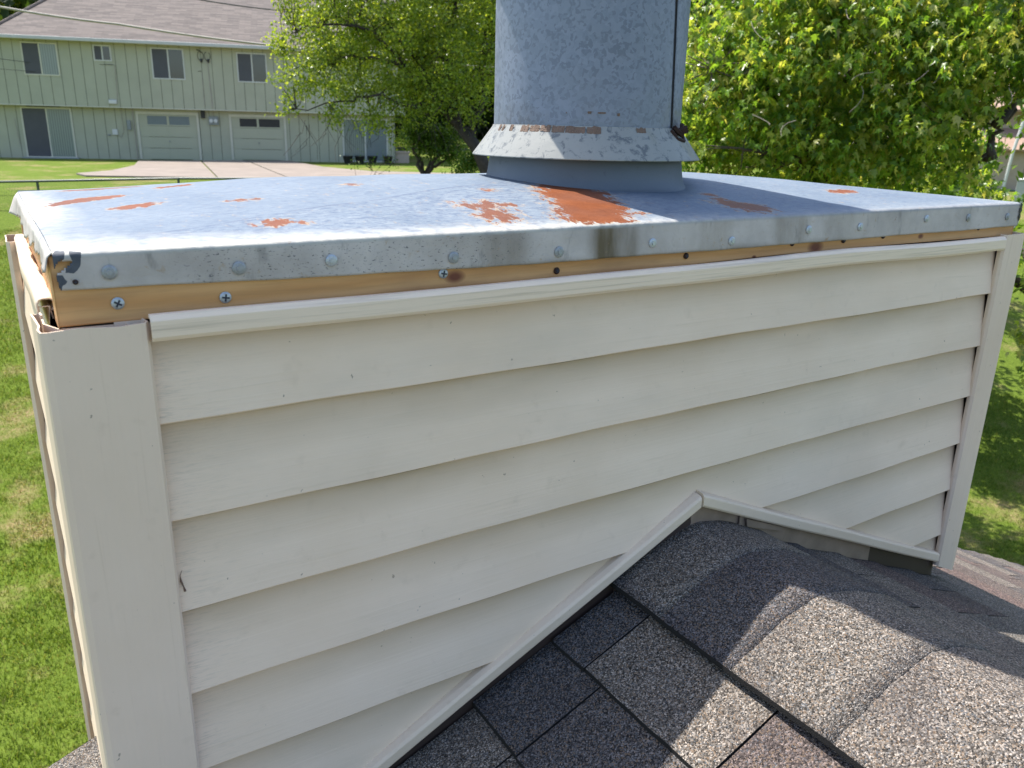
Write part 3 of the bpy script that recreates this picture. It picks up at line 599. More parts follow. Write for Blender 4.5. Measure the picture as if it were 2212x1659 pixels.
mb = MB(); mb.box((XL_+.4, YF+.3, -5.2), (XL_+.5, YR-.36, rz_(XL_+.4)-.05)); mb.box((XRR-.5, YF+.3, -5.2), (XRR-.4, YR-.36, rz_(XRR-.4)-.05)); PH(mb.build('wall', M['vinyl_side']))
wave = lambda x, y: .005*sin(y*5.5+x*3)*max(0, min(1, (x-1)/1.5))+.004*sin(x*7+y*2)*max(0, min(1, (x-1)/1))
EXP = .127; tabs = []
rr = random.Random(11)
def tab(x_butt, side, y0, y1, mat, vis, rag=True):
    """one shingle tab: butt edge at x_butt, running up towards the ridge, raised at the butt"""
    s = side; nyy = max(2, int((y1-y0)/.03)+1); V = []; yy = np.linspace(y0, y1, nyy); x_top = x_butt-s*(EXP*1.12)
    sl = SR if s > 0 else SL
    if s > 0: x_top = max(x_top, XR+.01)
    else: x_top = min(x_top, XR-.01)
    lift = .0095+rr.uniform(-.001, .0015); skew = rr.uniform(-.002, .002)
    for i, y in enumerate(yy):
        j = rr.uniform(-.0008, .0008) if rag else 0; xb = x_butt+j+s*skew*i/nyy
        zb = rz_(xb)+lift+wave(xb, y); zt = rz_(x_top)+.0015+wave(x_top, y)
        V += [(x_top, y, zt), ((x_top+xb)/2, y, (zt+zb)/2-.0006), (xb, y, zb), (xb-s*.0008, y, zb-.0085)]
    n = 4; Fc = [(a*n+i, a*n+i+1, (a+1)*n+i+1, (a+1)*n+i) for a in range(nyy-1) for i in range(3)]; mi = [1 if i == 2 else 0 for a in range(nyy-1) for i in range(3)]
    b = len(V); V2 = [(v[0], v[1], v[2]-.006) for v in V]
    # end faces (dark)
    for e in (0, nyy-1):
        t, m_, bb = V[e*n], V[e*n+1], V[e*n+2]; k0 = len(V); V += [t, bb, (bb[0], bb[1], bb[2]-.008), (t[0], t[1], t[2]-.006)]; Fc.append((k0, k0+1, k0+2, k0+3)); mi.append(1)
    if s > 0: Fc = [tuple(reversed(f)) for f in Fc]
    tabs.append((vis, V, Fc, mi, mat))
def visible(x, y):
    d = np.array([x, y, rz_(x)])-CAM; z = d@FW
    if z < .15: return 0
    px, py = 1106+F*(d@RT)/z, 829.5-F*(d@UP)/z
    if not (-40 < px < 2260 and -40 < py < 1700): return 0
    return 1/z
def row(xb, side, cuts, mats, y_hi):
    for i in range(len(cuts)-1):
        ya, yb = cuts[i+1]+.0012, cuts[i]-.0012
        if ya >= y_hi: continue
        yb = min(yb, y_hi); ym = (ya+yb)/2
        v = max(visible(xb, ym), visible(xb, ya), visible(xb, yb))
        if abs(xb-.82) < .82 and ya > .0: v = 0
        tab(xb, side, ya, yb, mats[i % len(mats)], v)
def rcuts(seed, start):
    r = random.Random(seed); c = [start]
    while c[-1] > YF: c.append(c[-1]-r.choice((.1, .13, .17, .21, .26, .31)))
    return c
pal = ['sh_a', 'sh_b', 'sh_a', 'sh_c', 'sh_a', 'sh_b', 'sh_b']
# left slope; first rows follow the photograph's joints
known = {0: [-.009, -.084, -.307, -.46, -.70], 1: [-.004, -.118, -.29, -.38, -.62]}
for k in range(0, 29):
    xb = .562-EXP*k
    st = -.006 if xb > 0 else YR
    if k in known: c = known[k]+rcuts(k, known[k][-1])[1:]; mats = ['sh_b', 'sh_a', 'sh_c', 'sh_a'] if k == 0 else ['sh_b', 'sh_b', 'sh_c', 'sh_a']
    else: c = rcuts(k, st); r = random.Random(k+50); mats = [r.choice(pal) for _ in range(9)]
    row(xb, -1, c, mats, YR)
for k in range(0, 33):
    xb = 1.085+EXP*k; st = -.008 if xb < 1.62 else YR+rr.uniform(-.004, .012)
    r = random.Random(k+90); row(xb, 1, rcuts(k+200, st), [r.choice(pal) for _ in range(9)], YR+.02)
# ridge caps: bent over the ridge, overlapping towards the chimney
def ridgecap(y0, y1, mat, vis, la=.0145):
    hw = .157; V = []; nu = 14; nv = 7
    for j in range(nv):
        t = j/(nv-1); y = y0+(y1-y0)*t; lift = la+(.0115-la)*t      # near end raised
        for i in range(nu):
            u = -1+2*i/(nu-1); x = XR+u*hw*(1 if u < 0 else 1.0); bend = .014*math.exp(-(u/.30)**2)
            hump = .0015*math.exp(-((t-.1)/.2)**2)*math.exp(-(u*1.2)**2)
            V.append((x+.0004*sin(y*60), y+.001*sin(i*2.), rz_(x)+lift-bend+.010+hump+.0012*sin(x*31+y*17)))
    Fc = [(a*nu+i, a*nu+i+1, (a+1)*nu+i+1, (a+1)*nu+i) for a in range(nv-1) for i in range(nu-1)]; mi = [0]*len(Fc)
    def skirt(ids):
        b = len(V); V.extend([(V[i][0], V[i][1], V[i][2]-.0075) for i in ids])
        for q in range(len(ids)-1): Fc.append((ids[q], b+q, b+q+1, ids[q+1])); mi.append(1)
    n0 = len(Fc); skirt([i for i in range(nu)])
    for q_ in range(n0, len(Fc)): mi[q_] = 0
    skirt([a*nu for a in range(nv)]); skirt([a*nu+nu-1 for a in range(nv)])
    o = mesh('ridge_shingle', V, Fc, [M[mat], M['sh_edge']], None, False, mi); me = o.data
    me.polygons.foreach_set('use_smooth', [m == 0 for m in mi]); return PH(o)
yb = -.004; mats = ['sh_a', 'sh_b', 'sh_a', 'sh_a', 'sh_c', 'sh_a', 'sh_b']; i = 0; cuts = [-.004, -.112, -.238, -.385, -.54]
while cuts[-1] > YF: cuts.append(cuts[-1]-.16)
for i in range(len(cuts)-1): ridgecap(cuts[i+1], cuts[i]+.012, ['sh_a', 'sh_b', 'sh_a', 'sh_a', 'sh_c', 'sh_a', 'sh_b'][i % 7], 1, .0118)
tabs.sort(key=lambda t: -t[0])
for i, (vis, V, Fc, mi, mat) in enumerate(tabs[:290]):
    if vis <= 0: tabs = tabs[i:]; break
    PH(mesh('shingle', V, Fc, [M[mat], M['sh_edge']], None, False, mi))
else: tabs = tabs[290:]
for mt_ in ('sh_a', 'sh_b', 'sh_c'):
    mb = MB(); mi = []
    for vis, V, Fc, m_, mat in tabs:
        if mat == mt_: mb.add(V, Fc); mi += m_
    if mb.V: PH(tag(mesh('shingle_field', mb.V, mb.F, [M[mt_], M['sh_edge']], None, False, mi), kind='stuff'))

# ------------------------------------------------ neighbour house
def HP(u, z, off=0):
    p = HB+HE*u-HN*off; return np.array([p[0], p[1], z])
nh = empty('house', tuple(HB), math.atan2(HE[1], HE[0])); tag(nh, 'pale green two-storey house with vertical board siding and two garage doors across the lawn', 'house')
# local frame: x along the facade to the right, y away from us, z up from the base point
NZ = 1.57
def nb(mb, name, mat, par=None, **k): o = mb.build(name, M[mat], par or nh, **k); return o
UL, UR = -9.6, 9.95
mb = MB(); mb.box((UL+.1, .03, -.6), (9.45, 12, 2.3)); nb(mb, 'lower_wall', 'hs_back')
mb = MB(); mb.box((UL, -.37, 2.36), (UR, 12.5, 5.12)); nb(mb, 'upper_wall', 'hs_back')
bw = .46; u = UL+.02; i = 0
while u < UR-.05:
    w = min(bw-.022, UR-.01-u); mb = MB(); mb.box((u, -.385, 2.31), (u+w, -.368, 5.10)); nb(mb, 'wall_board', 'hs_up'); u += bw
u = UL+.12
while u < 9.4:
    w = min(bw-.022, 9.42-u)
    if not (-2.56 < u < -.36 or 1.63 < u < 3.7 or -7.35 < u < -5.8):
        mb = MB(); mb.box((u, .012, -.05), (u+w, .032, 2.30)); nb(mb, 'wall_board', 'hs_up')
    u += bw
mb = MB(); mb.box((UL-.02, -.40, 2.27), (UR+.02, 0.0, 2.31)); nb(mb, 'overhang_soffit', 'hs_trim')
mb = MB(); mb.box((UL-.15, -.79, 5.05), (UR+.4, -.36, 5.09)); nb(mb, 'eave_soffit', 'hs_trim')
mb = MB(); mb.box((UL-.22, -.90, 5.02), (UR+.45, -.80, 5.17)); nb(mb, 'gutter', 'fascia', bevel=.02)
# roof as thick planes
RS = .5; rd_ = 7.0; zR = 5.14+RS*rd_; ulr = -5.1; uri = UR+.45
def roofplane(corners, off=.05):
    mb = MB(); n = len(corners); mb.add([c for c in corners]+[(c[0], c[1], c[2]-.12) for c in corners], [tuple(range(n)), tuple(range(2*n-1, n-1, -1))]+[(i, i+n, (i+1) % n+n, (i+1) % n) for i in range(n)]); return mb
# front plane built in its own local frame so the shingle rows run true
def slope_obj(name, poly, org, ang, mat):
    """poly in (u, d) on the slope; org world-local origin; tilt about x"""
    mb = MB(); n = len(poly); mb.add([(p[0], p[1], 0) for p in poly]+[(p[0], p[1], -.1) for p in poly], [tuple(range(n)), tuple(range(2*n-1, n-1, -1))]+[(i, i+n, (i+1) % n+n, (i+1) % n) for i in range(n)])
    o = mb.build(name, M[mat], nh); o.location = org; o.rotation_euler = ang; return o
th = math.atan(RS); Ls = rd_/cos(th)
slope_obj('roof', [(UL-.2, 0), (uri, 0), (uri, Ls), (ulr, Ls), (-7.85, .85/cos(th))], (0, -.85, 5.16), (th, 0, 0), 'nroof')
rr_ = slope_obj('roof', [(UL-.2, 0), (uri, 0), (uri, Ls), (ulr, Ls), (-7.85, .85/cos(th))], (0, -.85+2*rd_, 5.16), (th, 0, 0), 'nroof'); rr_.scale = (1, -1, 1); rr_.rotation_euler = (-th, 0, 0)
mb = MB(); A_ = (UL-.2, -.85, 5.16); B_ = (ulr, -.85+rd_, 5.16+RS*rd_); K_ = (-7.85, 0, 5.16+RS*.85); K2 = (-7.85, -.85+2*rd_-.85, 5.16+RS*.85); C_ = (UL-.2, -.85+2*rd_, 5.16); mb.add([A_, K_, B_, K2, C_, (A_[0], A_[1], 5.04), (C_[0], C_[1], 5.04)], [(0, 1, 3, 4), (1, 2, 3), (0, 4, 6, 5)]); nb(mb, 'roof', 'nroof')
mb = MB(); mb.tube([(A_[0], A_[1], A_[2]+.02), (K_[0], K_[1], K_[2]+.02), (B_[0], B_[1], B_[2]+.03)], .07, 6); nb(mb, 'hip_cap', 'nroof'); mb = MB(); mb.tube([(B_[0], B_[1], B_[2]+.03), (uri, B_[1], B_[2]+.03)], .08, 6); nb(mb, 'ridge_cap', 'nroof')
def window(u0, u1, z0, z1, y, panes, fr='frame', f=.055, split=None):
    z0 += NZ; z1 += NZ; mb = MB(); sp_ = split if split is not None else (u0+u1)/2
    mb.box((u0-f, y-.03, z0-f), (u1+f, y+.02, z0)); mb.box((u0-f, y-.03, z1), (u1+f, y+.02, z1+f)); mb.box((u0-f, y-.028, z0), (u0, y+.02, z1)); mb.box((u1, y-.028, z0), (u1+f, y+.02, z1)); mb.box((sp_-.03, y-.026, z0), (sp_+.03, y+.02, z1))
    w = empty('window', (0, 0, 0)); w.parent = nh; mb.build('frame', M[fr], w)
    for (a, b), m_, dy in zip(((u0, sp_-.03), (sp_+.03, u1)), panes, (.004, -.004)):
        mb = MB(); mb.box((a, y-.012+dy, z0), (b, y+.01, z1)); mb.build('pane', M[m_], w)
    return w
yu = -.385
window(-6.90, -5.55, 2.04, 3.31, yu, ('screen', 'blind'), 'hs_trim')
window(-3.98, -3.34, 2.74, 3.31, yu, ('screen', 'glass'))
window(-1.57, -.27, 2.06, 3.30, yu, ('screen', 'glass'), split=-.90)
window(2.15, 3.39, 2.05, 3.25, yu, ('screen', 'glass'))
window(-7.40, -5.42, -1.52, .58, .01, ('screen', 'blind'), 'hs_trim', .07)
window(6.9, 9.0, -1.5, .45, .01, ('blind', 'frost'), 'frame', .06)
def garage(u0, u1, z0, z1, pane):
    z0 += NZ; z1 += NZ; w = empty('garage_door', (0, 0, 0)); w.parent = nh; um = (u0+u1)/2; mb = MB(); f = .10
    mb.box((u0-f, -.02, z0), (u0, .03, z1+.12)); mb.box((u1, -.02, z0), (u1+f, .03, z1+.12)); mb.box((u0, -.019, z1), (u1, .03, z1+.12)); mb.build('frame', M['hs_trim'], w); mb = MB(); mb.box((u0-.12, .008, z1+.1205), (u1+.12, .032, 2.27)); mb.build('header', M['hs_up'], w)
    h = (z1-z0)/4
    for r in range(4):
        a, b = z0+r*h+.008, z0+(r+1)*h-.008
        mb = MB(); 
        if r < 3: 
            mb.box((u0+.005, .014, a), (u1-.005, .04, b))
            for (p, q) in ((u0+.06, um-.05), (um+.05, u1-.06)): mb.box((p, .006, a+.03), (q, .0139, b-.03))
            mb.build('panel', M['gdoor'], w, bevel=.006)
        else:
            mb.box((u0+.005, .014, a), (u1-.005, .04, a+.05)); mb.box((u0+.005, .014, b-.06), (u1-.005, .04, b)); mb.box((um-.05, .0145, a+.05), (um+.05, .04, b-.06)); mb.box((u0+.005, .0145, a+.05), (u0+.06, .04, b-.06)); mb.box((u1-.06, .0145, a+.05), (u1-.005, .04, b-.06)); mb.build('panel', M['gdoor'], w)
            for p, q in ((u0+.06, um-.05), (um+.05, u1-.06)):
                mb = MB(); mb.box((p, .022, a+.05), (q, .035, b-.06)); mb.build('pane', M[pane], w)
    mb = MB(); mb.tube([(um, -.02, z0+h*1.7), (um, -.05, z0+h*1.55)], .018, 6); mb.build('handle', M['metalgrey'], w)
garage(-2.52, .05, -1.58, .46, 'frost'); garage(1.62, 4.05, -1.55, .44, 'black')
def nbx(name, u0, u1, z0, z1, y0, y1, mat, bv=.012): mb = MB(); mb.box((u0, y0, z0+NZ), (u1, y1, z1+NZ)); nb(mb, name, mat, bevel=bv)
nbx('meter_box', .60, 1.04, .05, .42, -.10, .011, 'metalgrey')
for u in (.72, .92):
    mb = MB(); mb.tube([(u, -.10, .235+NZ), (u, -.16, .235+NZ)], .085, 14); nb(mb, 'meter_dial', 'white')
nbx('lamp_box', .27, .45, .34, .68, -.12, .011, 'pot'); nbx('utility_box', -3.70, -3.47, -.50, -.25, -.08, .011, 'white'); nbx('meter_box', -3.03, -2.87, -.26, .16, -.10, .011, 'metalgrey'); nbx('flood_light', -3.62, -3.28, .86, 1.04, -.50, -.386, 'white', .03)
nbx('utility_box', -3.92, -3.80, -.55, -.48, -.05, .011, 'metalgrey'); nbx('door_step', -7.6, -5.2, -1.72, -1.56, -.35, -.02, 'metalgrey', .02)
for pts, r in (([(-3.2, -.40, 2.55+NZ), (-3.24, -.40, 1.05+NZ)], .015), ([(.80, -.40, 2.95+NZ), (.86, -.40, .82+NZ), (.82, -.05, .70+NZ), (.82, -.05, .42+NZ)], .022), ([(.52, -.40, 2.4+NZ), (.52, -.40, .9+NZ)], .014), ([(-3.24, -.03, .7+NZ), (-3.2, -.03, -.3+NZ), (-3.35, -.03, -.62+NZ), (-3.5, -.03, -.5+NZ)], .012), ([(-2.75, -.03, .70+NZ), (-2.72, -.03, -1.6+NZ)], .022), ([(-7.75, -.03, .1+NZ), (-7.68, -.03, -1.0+NZ), (-7.6, -.03, -1.05+NZ)], .012)):
    mb = MB(); mb.tube(pts, r, 6); nb(mb, 'conduit', 'cable')
for cu in (.52, .82):
    pts = [(cu+.13*cos(a), -.44, 3.07+NZ+.2*sin(a)) for a in np.linspace(pi*.6, pi*2.3, 12)]; mb = MB(); mb.tube(pts, .012, 5); nb(mb, 'drip_loop', 'cable_dark')
    mb = MB(); mb.tube([(cu+.02, -.41, 2.93+NZ), (cu+.03, -.50, 2.82+NZ)], .05, 8); nb(mb, 'weather_head', 'cable_dark')
# satellite dish on the roof
dp = at(172, 8, 41.5)
sd = empty('satellite_dish', tuple(dp)); tag(sd, 'small dark satellite dish standing on the shingled roof of the green house', 'satellite dish')
mb = MB(); mb.tube([(-.25, 0, -.55), (-.28, 0, .1), (0, .05, .2)], .04, 8); mb.build('mast', M['metalgrey'], sd)
mb = MB(); mb.tube([(-.3, 0, -.6), (.05, .1, -.72)], .06, 6); mb.build('foot', M['white'], sd)
mb = MB(); k = 18; 
for (ra, da), (rb, db) in (((.001, .1), (.18, .07)), ((.18, .07), (.34, 0))):
    mb.add([(ra*cos(2*pi*j/k)*1.1+.1, -da, .22+ra*sin(2*pi*j/k)*.62) for j in range(k)]+[(rb*cos(2*pi*j/k)*1.1+.1, -db, .22+rb*sin(2*pi*j/k)*.62) for j in range(k)], [(j, j+k, (j+1) % k+k, (j+1) % k) for j in range(k)])
mb.build('reflector', M['pot'], sd, solid=.02)
# things by the neighbour's wall
for i, (px, lab) in enumerate(((752, 'leftmost of the four black pots along the green house wall'), (778, 'second from left of the four black pots along the green house wall'), (805, 'third from left of the four black pots along the green house wall'), (838, 'rightmost of the four black pots, next to the low brick block'))):
    b = onground(px, 354); mb = MB(); mb.lathe([(.16, 0), (.24, .34), (.27, .36), (.25, .38), (.001, .33)], (0, 0), 14); o = mb.build('plant_pot', M['pot'], smooth=True); o.location = b; tag(o, lab, 'pot', 'black pots along the house wall')
b = onground(862, 352); mb = MB(); mb.box((-.7, -.2, 0), (.5, .2, .5)); mb.box((-.75, -.24, .5), (.55, .24, .58)); o = mb.build('block_wall', M['beige'], bevel=.01); o.location = b; o.rotation_euler[2] = math.atan2(HE[1], HE[0]); tag(o, 'low tan masonry wall with flat coping at the right end of the green house', 'wall')

# cables
def cable(pts, r, lab, mat, sag=0):
    P = [at(*p) for p in pts]; Q = []
    for a, b in zip(P[:-1], P[1:]):
        for t in np.linspace(0, 1, 10)[:-1]: Q.append(a+(b-a)*t-np.array([0, 0, sag*4*t*(1-t)]))
    Q.append(P[-1]); mb = MB(); mb.tube(Q, r, 6); return tag(mb.build('cable', M[mat], smooth=True), lab, 'cable', 'overhead cables')
cable([(-500, -40, 20), (0, 15, 21), (255, 52, 22), (580, 97, 23), (900, 132, 24), (1400, 170, 26)], .031, 'thick grey overhead cable crossing low over the neighbour roof', 'cable', .03)
cable([(100, -60, 26), (425, -2, 27), (580, 20, 28), (900, 60, 29)], .022, 'thin overhead cable near the top of the picture, above the thick grey one', 'cable_dark', .02)
def cable_to(pts, endu, r, lab, mat):
    P = [at(*p) for p in pts]+[HP(*e) for e in endu]; mb = MB(); mb.tube(P, r, 5); return tag(mb.build('cable', M[mat], smooth=True), lab, 'cable', 'overhead cables')
cable_to([(-300, 20, 30), (0, 72, 35), (60, 82, 36), (140, 98, 37), (240, 107, 37.5), (330, 108, 38), (380, 104, 38)], [(.45, 3.32, .48), (.62, 3.2, .46)], .022, 'dark twisted service cable running under the eave to the loops on the house wall', 'cable_dark')
cable_to([(-300, 90, 33), (0, 127, 35), (90, 138, 36)], [(-3.25, 2.55, .42)], .011, 'upper of two thin wires across the left upstairs window', 'cable_dark')
cable_to([(-300, 145, 33), (0, 149, 35), (130, 159, 36.5), (270, 163, 37.5)], [(.5, 2.42, .42)], .009, 'lower of two thin wires across the left upstairs window', 'cable_dark')

# fence along the bank
fence = empty('fence', tuple(at(385, 390, 20))); tag(fence, 'low dark green chain-link fence crossing the grass behind the chimney', 'fence')
fl_loc = np.array(fence.location)
pts = [at(-700, 398, 19), at(0, 393, 19.6), at(385, 385.5, 20), at(690, 386, 20.6), at(1100, 392, 21.5), at(2600, 420, 24)]
mb = MB(); mb.tube([p-fl_loc for p in pts], .03, 8); mb.build('top_rail', M['green_steel'], fence, smooth=True)
for p in (at(385, 385.5, 20), at(80, 391, 19.7), at(690, 386, 20.6), at(-230, 396, 19.4), at(1000, 391, 21.3)):
    g0 = gz(p[0], p[1]); mb = MB(); mb.tube([(p[0], p[1], g0-.1), (p[0], p[1], p[2]+.02)], .032, 8); o = mb.build('post', M['green_steel'], fence); o.matrix_parent_inverse = Matrix.Translation(tuple(-fl_loc))
mb = MB()
for a, b in zip(pts[:-2], pts[1:-1]):
    L_ = np.linalg.norm(b-a); n = int(L_/.075)
    for i in range(n):
        for s in (1, -1):
            p = a+(b-a)*i/n; q = a+(b-a)*min(1, max(0, (i/n+s*.9/L_))); gp, gq = gz(p[0], p[1]), gz(q[0], q[1])
            w = (b-a)/L_*.0018; t0 = np.array([p[0], p[1], p[2]-.02]); t1 = np.array([q[0], q[1], q[2]-.95])
            mb.add([t0-w, t0+w, t1+w, t1-w], [(0, 1, 2, 3)])
o = mb.build('mesh_wire', M['green_steel'], fence); o.matrix_parent_inverse = Matrix.Translation(tuple(-fl_loc)); o['kind'] = 'stuff'

# ------------------------------------------------ foliage
def rot_frames(D, Nn):
    """orthonormal frames: y axis along D, z near Nn"""
    D = D/np.linalg.norm(D, axis=1, keepdims=True); X = np.cross(D, Nn); X /= np.linalg.norm(X, axis=1, keepdims=True)+1e-9; Z = np.cross(X, D); return X, D, Z
def leaves(name, C, D, Nn, size, tv, tf, mat, parent=None):
    X, Y, Z = rot_frames(D, Nn); tv = np.array(tv, float); s = size[:, None, None]
    V = C[:, None, :]+s*(tv[None, :, 0:1]*X[:, None, :]+tv[None, :, 1:2]*Y[:, None, :]+tv[None, :, 2:3]*Z[:, None, :])
    tf = np.array(tf); idx = (np.arange(len(C))[:, None, None]*len(tv)+tf[None]).reshape(-1, tf.shape[1])
    return bigmesh(name, V.reshape(-1, 3), idx, tf.shape[1], mat, parent)
quadv = [(0, 0, 0), (.32, .45, .06), (0, 1, -.02), (-.32, .45, .06)]; quadf = [(0, 1, 2), (0, 2, 3)]
# five-lobed maple leaf, stem at origin, length 1 along y, folded and drooping
mapv = [(0, 0, 0), (.13, .04, .05), (.40, .10, -.06), (.20, .30, .06), (.46, .60, -.16), (.14, .52, .05), (0, 1.08, -.22), (-.14, .52, .05), (-.46, .60, -.16), (-.20, .30, .06), (-.40, .10, -.06), (-.13, .04, .05), (0, .34, .0)]
mapf = [(12, i, i+1) for i in range(1, 11)]+[(12, 0, 1), (12, 11, 0)]
def rnd_unit(n):
    v = rng.normal(size=(n, 3)); return v/np.linalg.norm(v, axis=1, keepdims=True)
def limb(mb, pts, r0, r1, k=7, wob=.03):
    P = [np.array(p, float) for p in pts]; Q = []
    for a, b in zip(P[:-1], P[1:]):
        for t in np.linspace(0, 1, 5)[:-1]: Q.append(a+(b-a)*t+rng.normal(size=3)*wob*(0 if not Q else 1))
    Q.append(P[-1]); R = np.linspace(r0, r1, len(Q)); mb.tube(Q, list(R), k); return Q
def blob_points(blobs, n, shell=.55):
    w = np.array([b[3]**2.2 for b in blobs]); w /= w.sum(); ch = rng.choice(len(blobs), n, p=w); u = rnd_unit(n); r = rng.random(n)**shell
    C = np.array([b[:3] for b in blobs])[ch]; R = np.array([b[3] for b in blobs])[ch]; return C+u*(R*r)[:, None]
def twigs(mb, tips, skel, n, r=.006):
    sk_ = np.array(skel)
    for i in rng.choice(len(tips), min(n, len(tips)), replace=False):
        p = tips[i]; d = np.linalg.norm(sk_-p, axis=1); q = sk_[np.argmin(d+rng.random(len(d))*.3)]
        if np.linalg.norm(q-p) > 1.3: continue
        m = (p+q)/2+rng.normal(size=3)*.12*np.linalg.norm(p-q)*.6; mb.tube([q, m, p], [r*2.2, r*1.4, r*.6], 4, False)

# small-leaved tree left of the flue
def px(b, d): x, y, r = b; p = at(x, y, d); return (*p, r*d/F)
base = onground(1075, 420) if False else None
tb = at(1056, 400, 19.5); tb = np.array([tb[0], tb[1], gz(tb[0], tb[1])])
t1 = empty('tree', tuple(tb)); tag(t1, 'leaning dark-trunked tree with small bright green leaves left of the flue pipe', 'tree')
T1 = Matrix.Translation(tuple(-tb))
mb = MB(); sk1 = []
J = at(990, 268, 19.5)
mb.tube([tb-np.array([0, 0, .2]), at(1052, 372, 19.5), at(1030, 320, 19.5), J], [.20, .17, .15, .13], 9)
sk1 += limb(mb, [J, at(955, 235, 19.5), at(930, 180, 19.3), at(880, 150, 19), at(830, 130, 18.7), at(760, 120, 18.5), at(680, 140, 18.5)], .09, .015, 7, .05)
sk1 += limb(mb, [J, at(975, 200, 19.6), at(965, 120, 19.8), at(985, 30, 20), at(960, -120, 20)], .12, .03, 7, .05)
sk1 += limb(mb, [at(1020, 300, 19.5), at(1040, 220, 20), at(1040, 120, 20.3), at(1070, -30, 20.5)], .09, .02, 6, .05)
sk1 += limb(mb, [at(930, 180, 19.3), at(860, 80, 19), at(780, -20, 19), at(700, -90, 19)], .07, .02, 6, .05)
sk1 += limb(mb, [at(955, 235, 19.5), at(890, 225, 18.6), at(820, 200, 18.4), at(740, 220, 18.2), at(640, 235, 18.2)], .05, .01, 6, .05)
sk1 += limb(mb, [at(880, 150, 19), at(800, 60, 18.5), at(700, 50, 18.2), at(610, 80, 18.2)], .05, .01, 6, .05)
blobs = [px(b, d) for b, d in (((800, 60, 150), 18.8), ((690, 115, 100), 18.4), ((905, 110, 120), 19), ((1010, 90, 110), 19.6), ((645, 175, 50), 18.3), ((755, 195, 70), 18.4), ((990, 190, 50), 19.6), ((622, 232, 26), 18.2), ((850, -140, 230), 19), ((1020, -120, 200), 20), ((700, -60, 130), 18.8), ((850, 190, 55), 18.8), ((605, 90, 30), 18.3), ((640, 20, 45), 18.5), ((900, 60, 140), 20.8), ((770, 90, 120), 20.4), ((595, 165, 14), 18.3), ((1060, 170, 50), 20.2), ((1130, 60, 140), 20.5), ((930, 235, 40), 19), ((1000, 250, 38), 19.2), ((1040, 215, 40), 19.3), ((960, 190, 60), 18.9), ((800, 262, 38), 18.6), ((865, 245, 42), 18.7), ((725, 258, 34), 18.4), ((870, 300, 22), 18.8))]
cl = blob_points(blobs, 3500); twigs(mb, cl, sk1, 700, .007)
for _ in range(80):      # bare fine twigs hanging at the lower edge
    x0, y0 = rng.uniform(640, 1050), rng.uniform(215, 290); d = rng.uniform(18.3, 20); a = at(x0, y0, d); b = at(x0+rng.uniform(-45, 45), y0+rng.uniform(20, 75), d+rng.uniform(-.3, .3)); mb.tube([a, (a+b)/2+rng.normal(size=3)*.08, b], [.007, .005, .003], 4, False)
o = mb.build('trunk', M['bark'], t1, smooth=True); o.matrix_parent_inverse = T1
n = 26; C = np.repeat(cl, n, 0)+rng.normal(size=(len(cl)*n, 3))*np.array([.115, .115, .085]); ln = len(C); D = rnd_unit(ln)+np.array([0, 0, -.3])
o = leaves('foliage', C, D, rnd_unit(ln)+np.array([0, 0, .8]), rng.uniform(.05, .10, ln), quadv, quadf, M['locust'], t1); o.matrix_parent_inverse = T1; o['kind'] = 'stuff'

# small tree with short trunk
def shrub(name, lab, cat, basepx, d, blobs, ncl, nper, size, mat, trunkr=.08, spread=.12, group=None, trunk=True, tv=quadv, tf=quadf, gnd=True):
    b = at(*basepx, d); b = np.array([b[0], b[1], gz(b[0], b[1]) if gnd else b[2]]); e = empty(name, tuple(b)); tag(e, lab, cat, group); Tm = Matrix.Translation(tuple(-b)); bl = [px(q, dd) for q, dd in blobs]
    cl = blob_points(bl, ncl); mb = MB(); sk_ = []
    fk = b+(np.mean([q[:3] for q in bl[:3]], 0)-b)*.55; sk_ += limb(mb, [b, (b+fk)/2+rng.normal(size=3)*.04, fk], trunkr, trunkr*.7, 7, .02)
    for q in bl[:5]: sk_ += limb(mb, [fk, fk*.5+np.array(q[:3])*.5+rng.normal(size=3)*.06, np.array(q[:3])], trunkr*.6, trunkr*.2, 6, .03)
    twigs(mb, cl, sk_, min(ncl, 160), .005); o = mb.build('trunk', M['bark'], e, smooth=True); o.matrix_parent_inverse = Tm
    C = np.repeat(cl, nper, 0)+rng.normal(size=(ncl*nper, 3))*spread; k = len(C)
    o = leaves('foliage', C, rnd_unit(k)+np.array([0, 0, -.2]), rnd_unit(k)+np.array([0, 0, .8]), rng.uniform(size*.7, size*1.3, k), tv, tf, mat, e); o.matrix_parent_inverse = Tm; o['kind'] = 'stuff'; return e
shrub('small_tree', 'small bushy tree on a short dark trunk right of the green house', 'tree', (905, 378), 20.5, [((925, 300, 38), 20.5), ((890, 290, 28), 20.3), ((965, 310, 35), 20.6), ((905, 262, 22), 20.5), ((980, 335, 22), 20.5)], 260, 22, .07, M['shrub'], .10)
shrub('shrub', 'low bright green shrub at the foot of the leaning trunk', 'shrub', (1018, 382), 20, [((1018, 350, 20), 20), ((1035, 340, 15), 20), ((1000, 365, 15), 20)], 90, 20, .06, M['shrub'], .02)
shrub('sapling', 'thin bare-stemmed sapling in front of the black pots', 'sapling', (790, 388), 20, [((800, 350, 14), 20), ((830, 340, 12), 20), ((760, 350, 12), 20), ((850, 352, 12), 20)], 26, 5, .05, M['shrub'], .014)

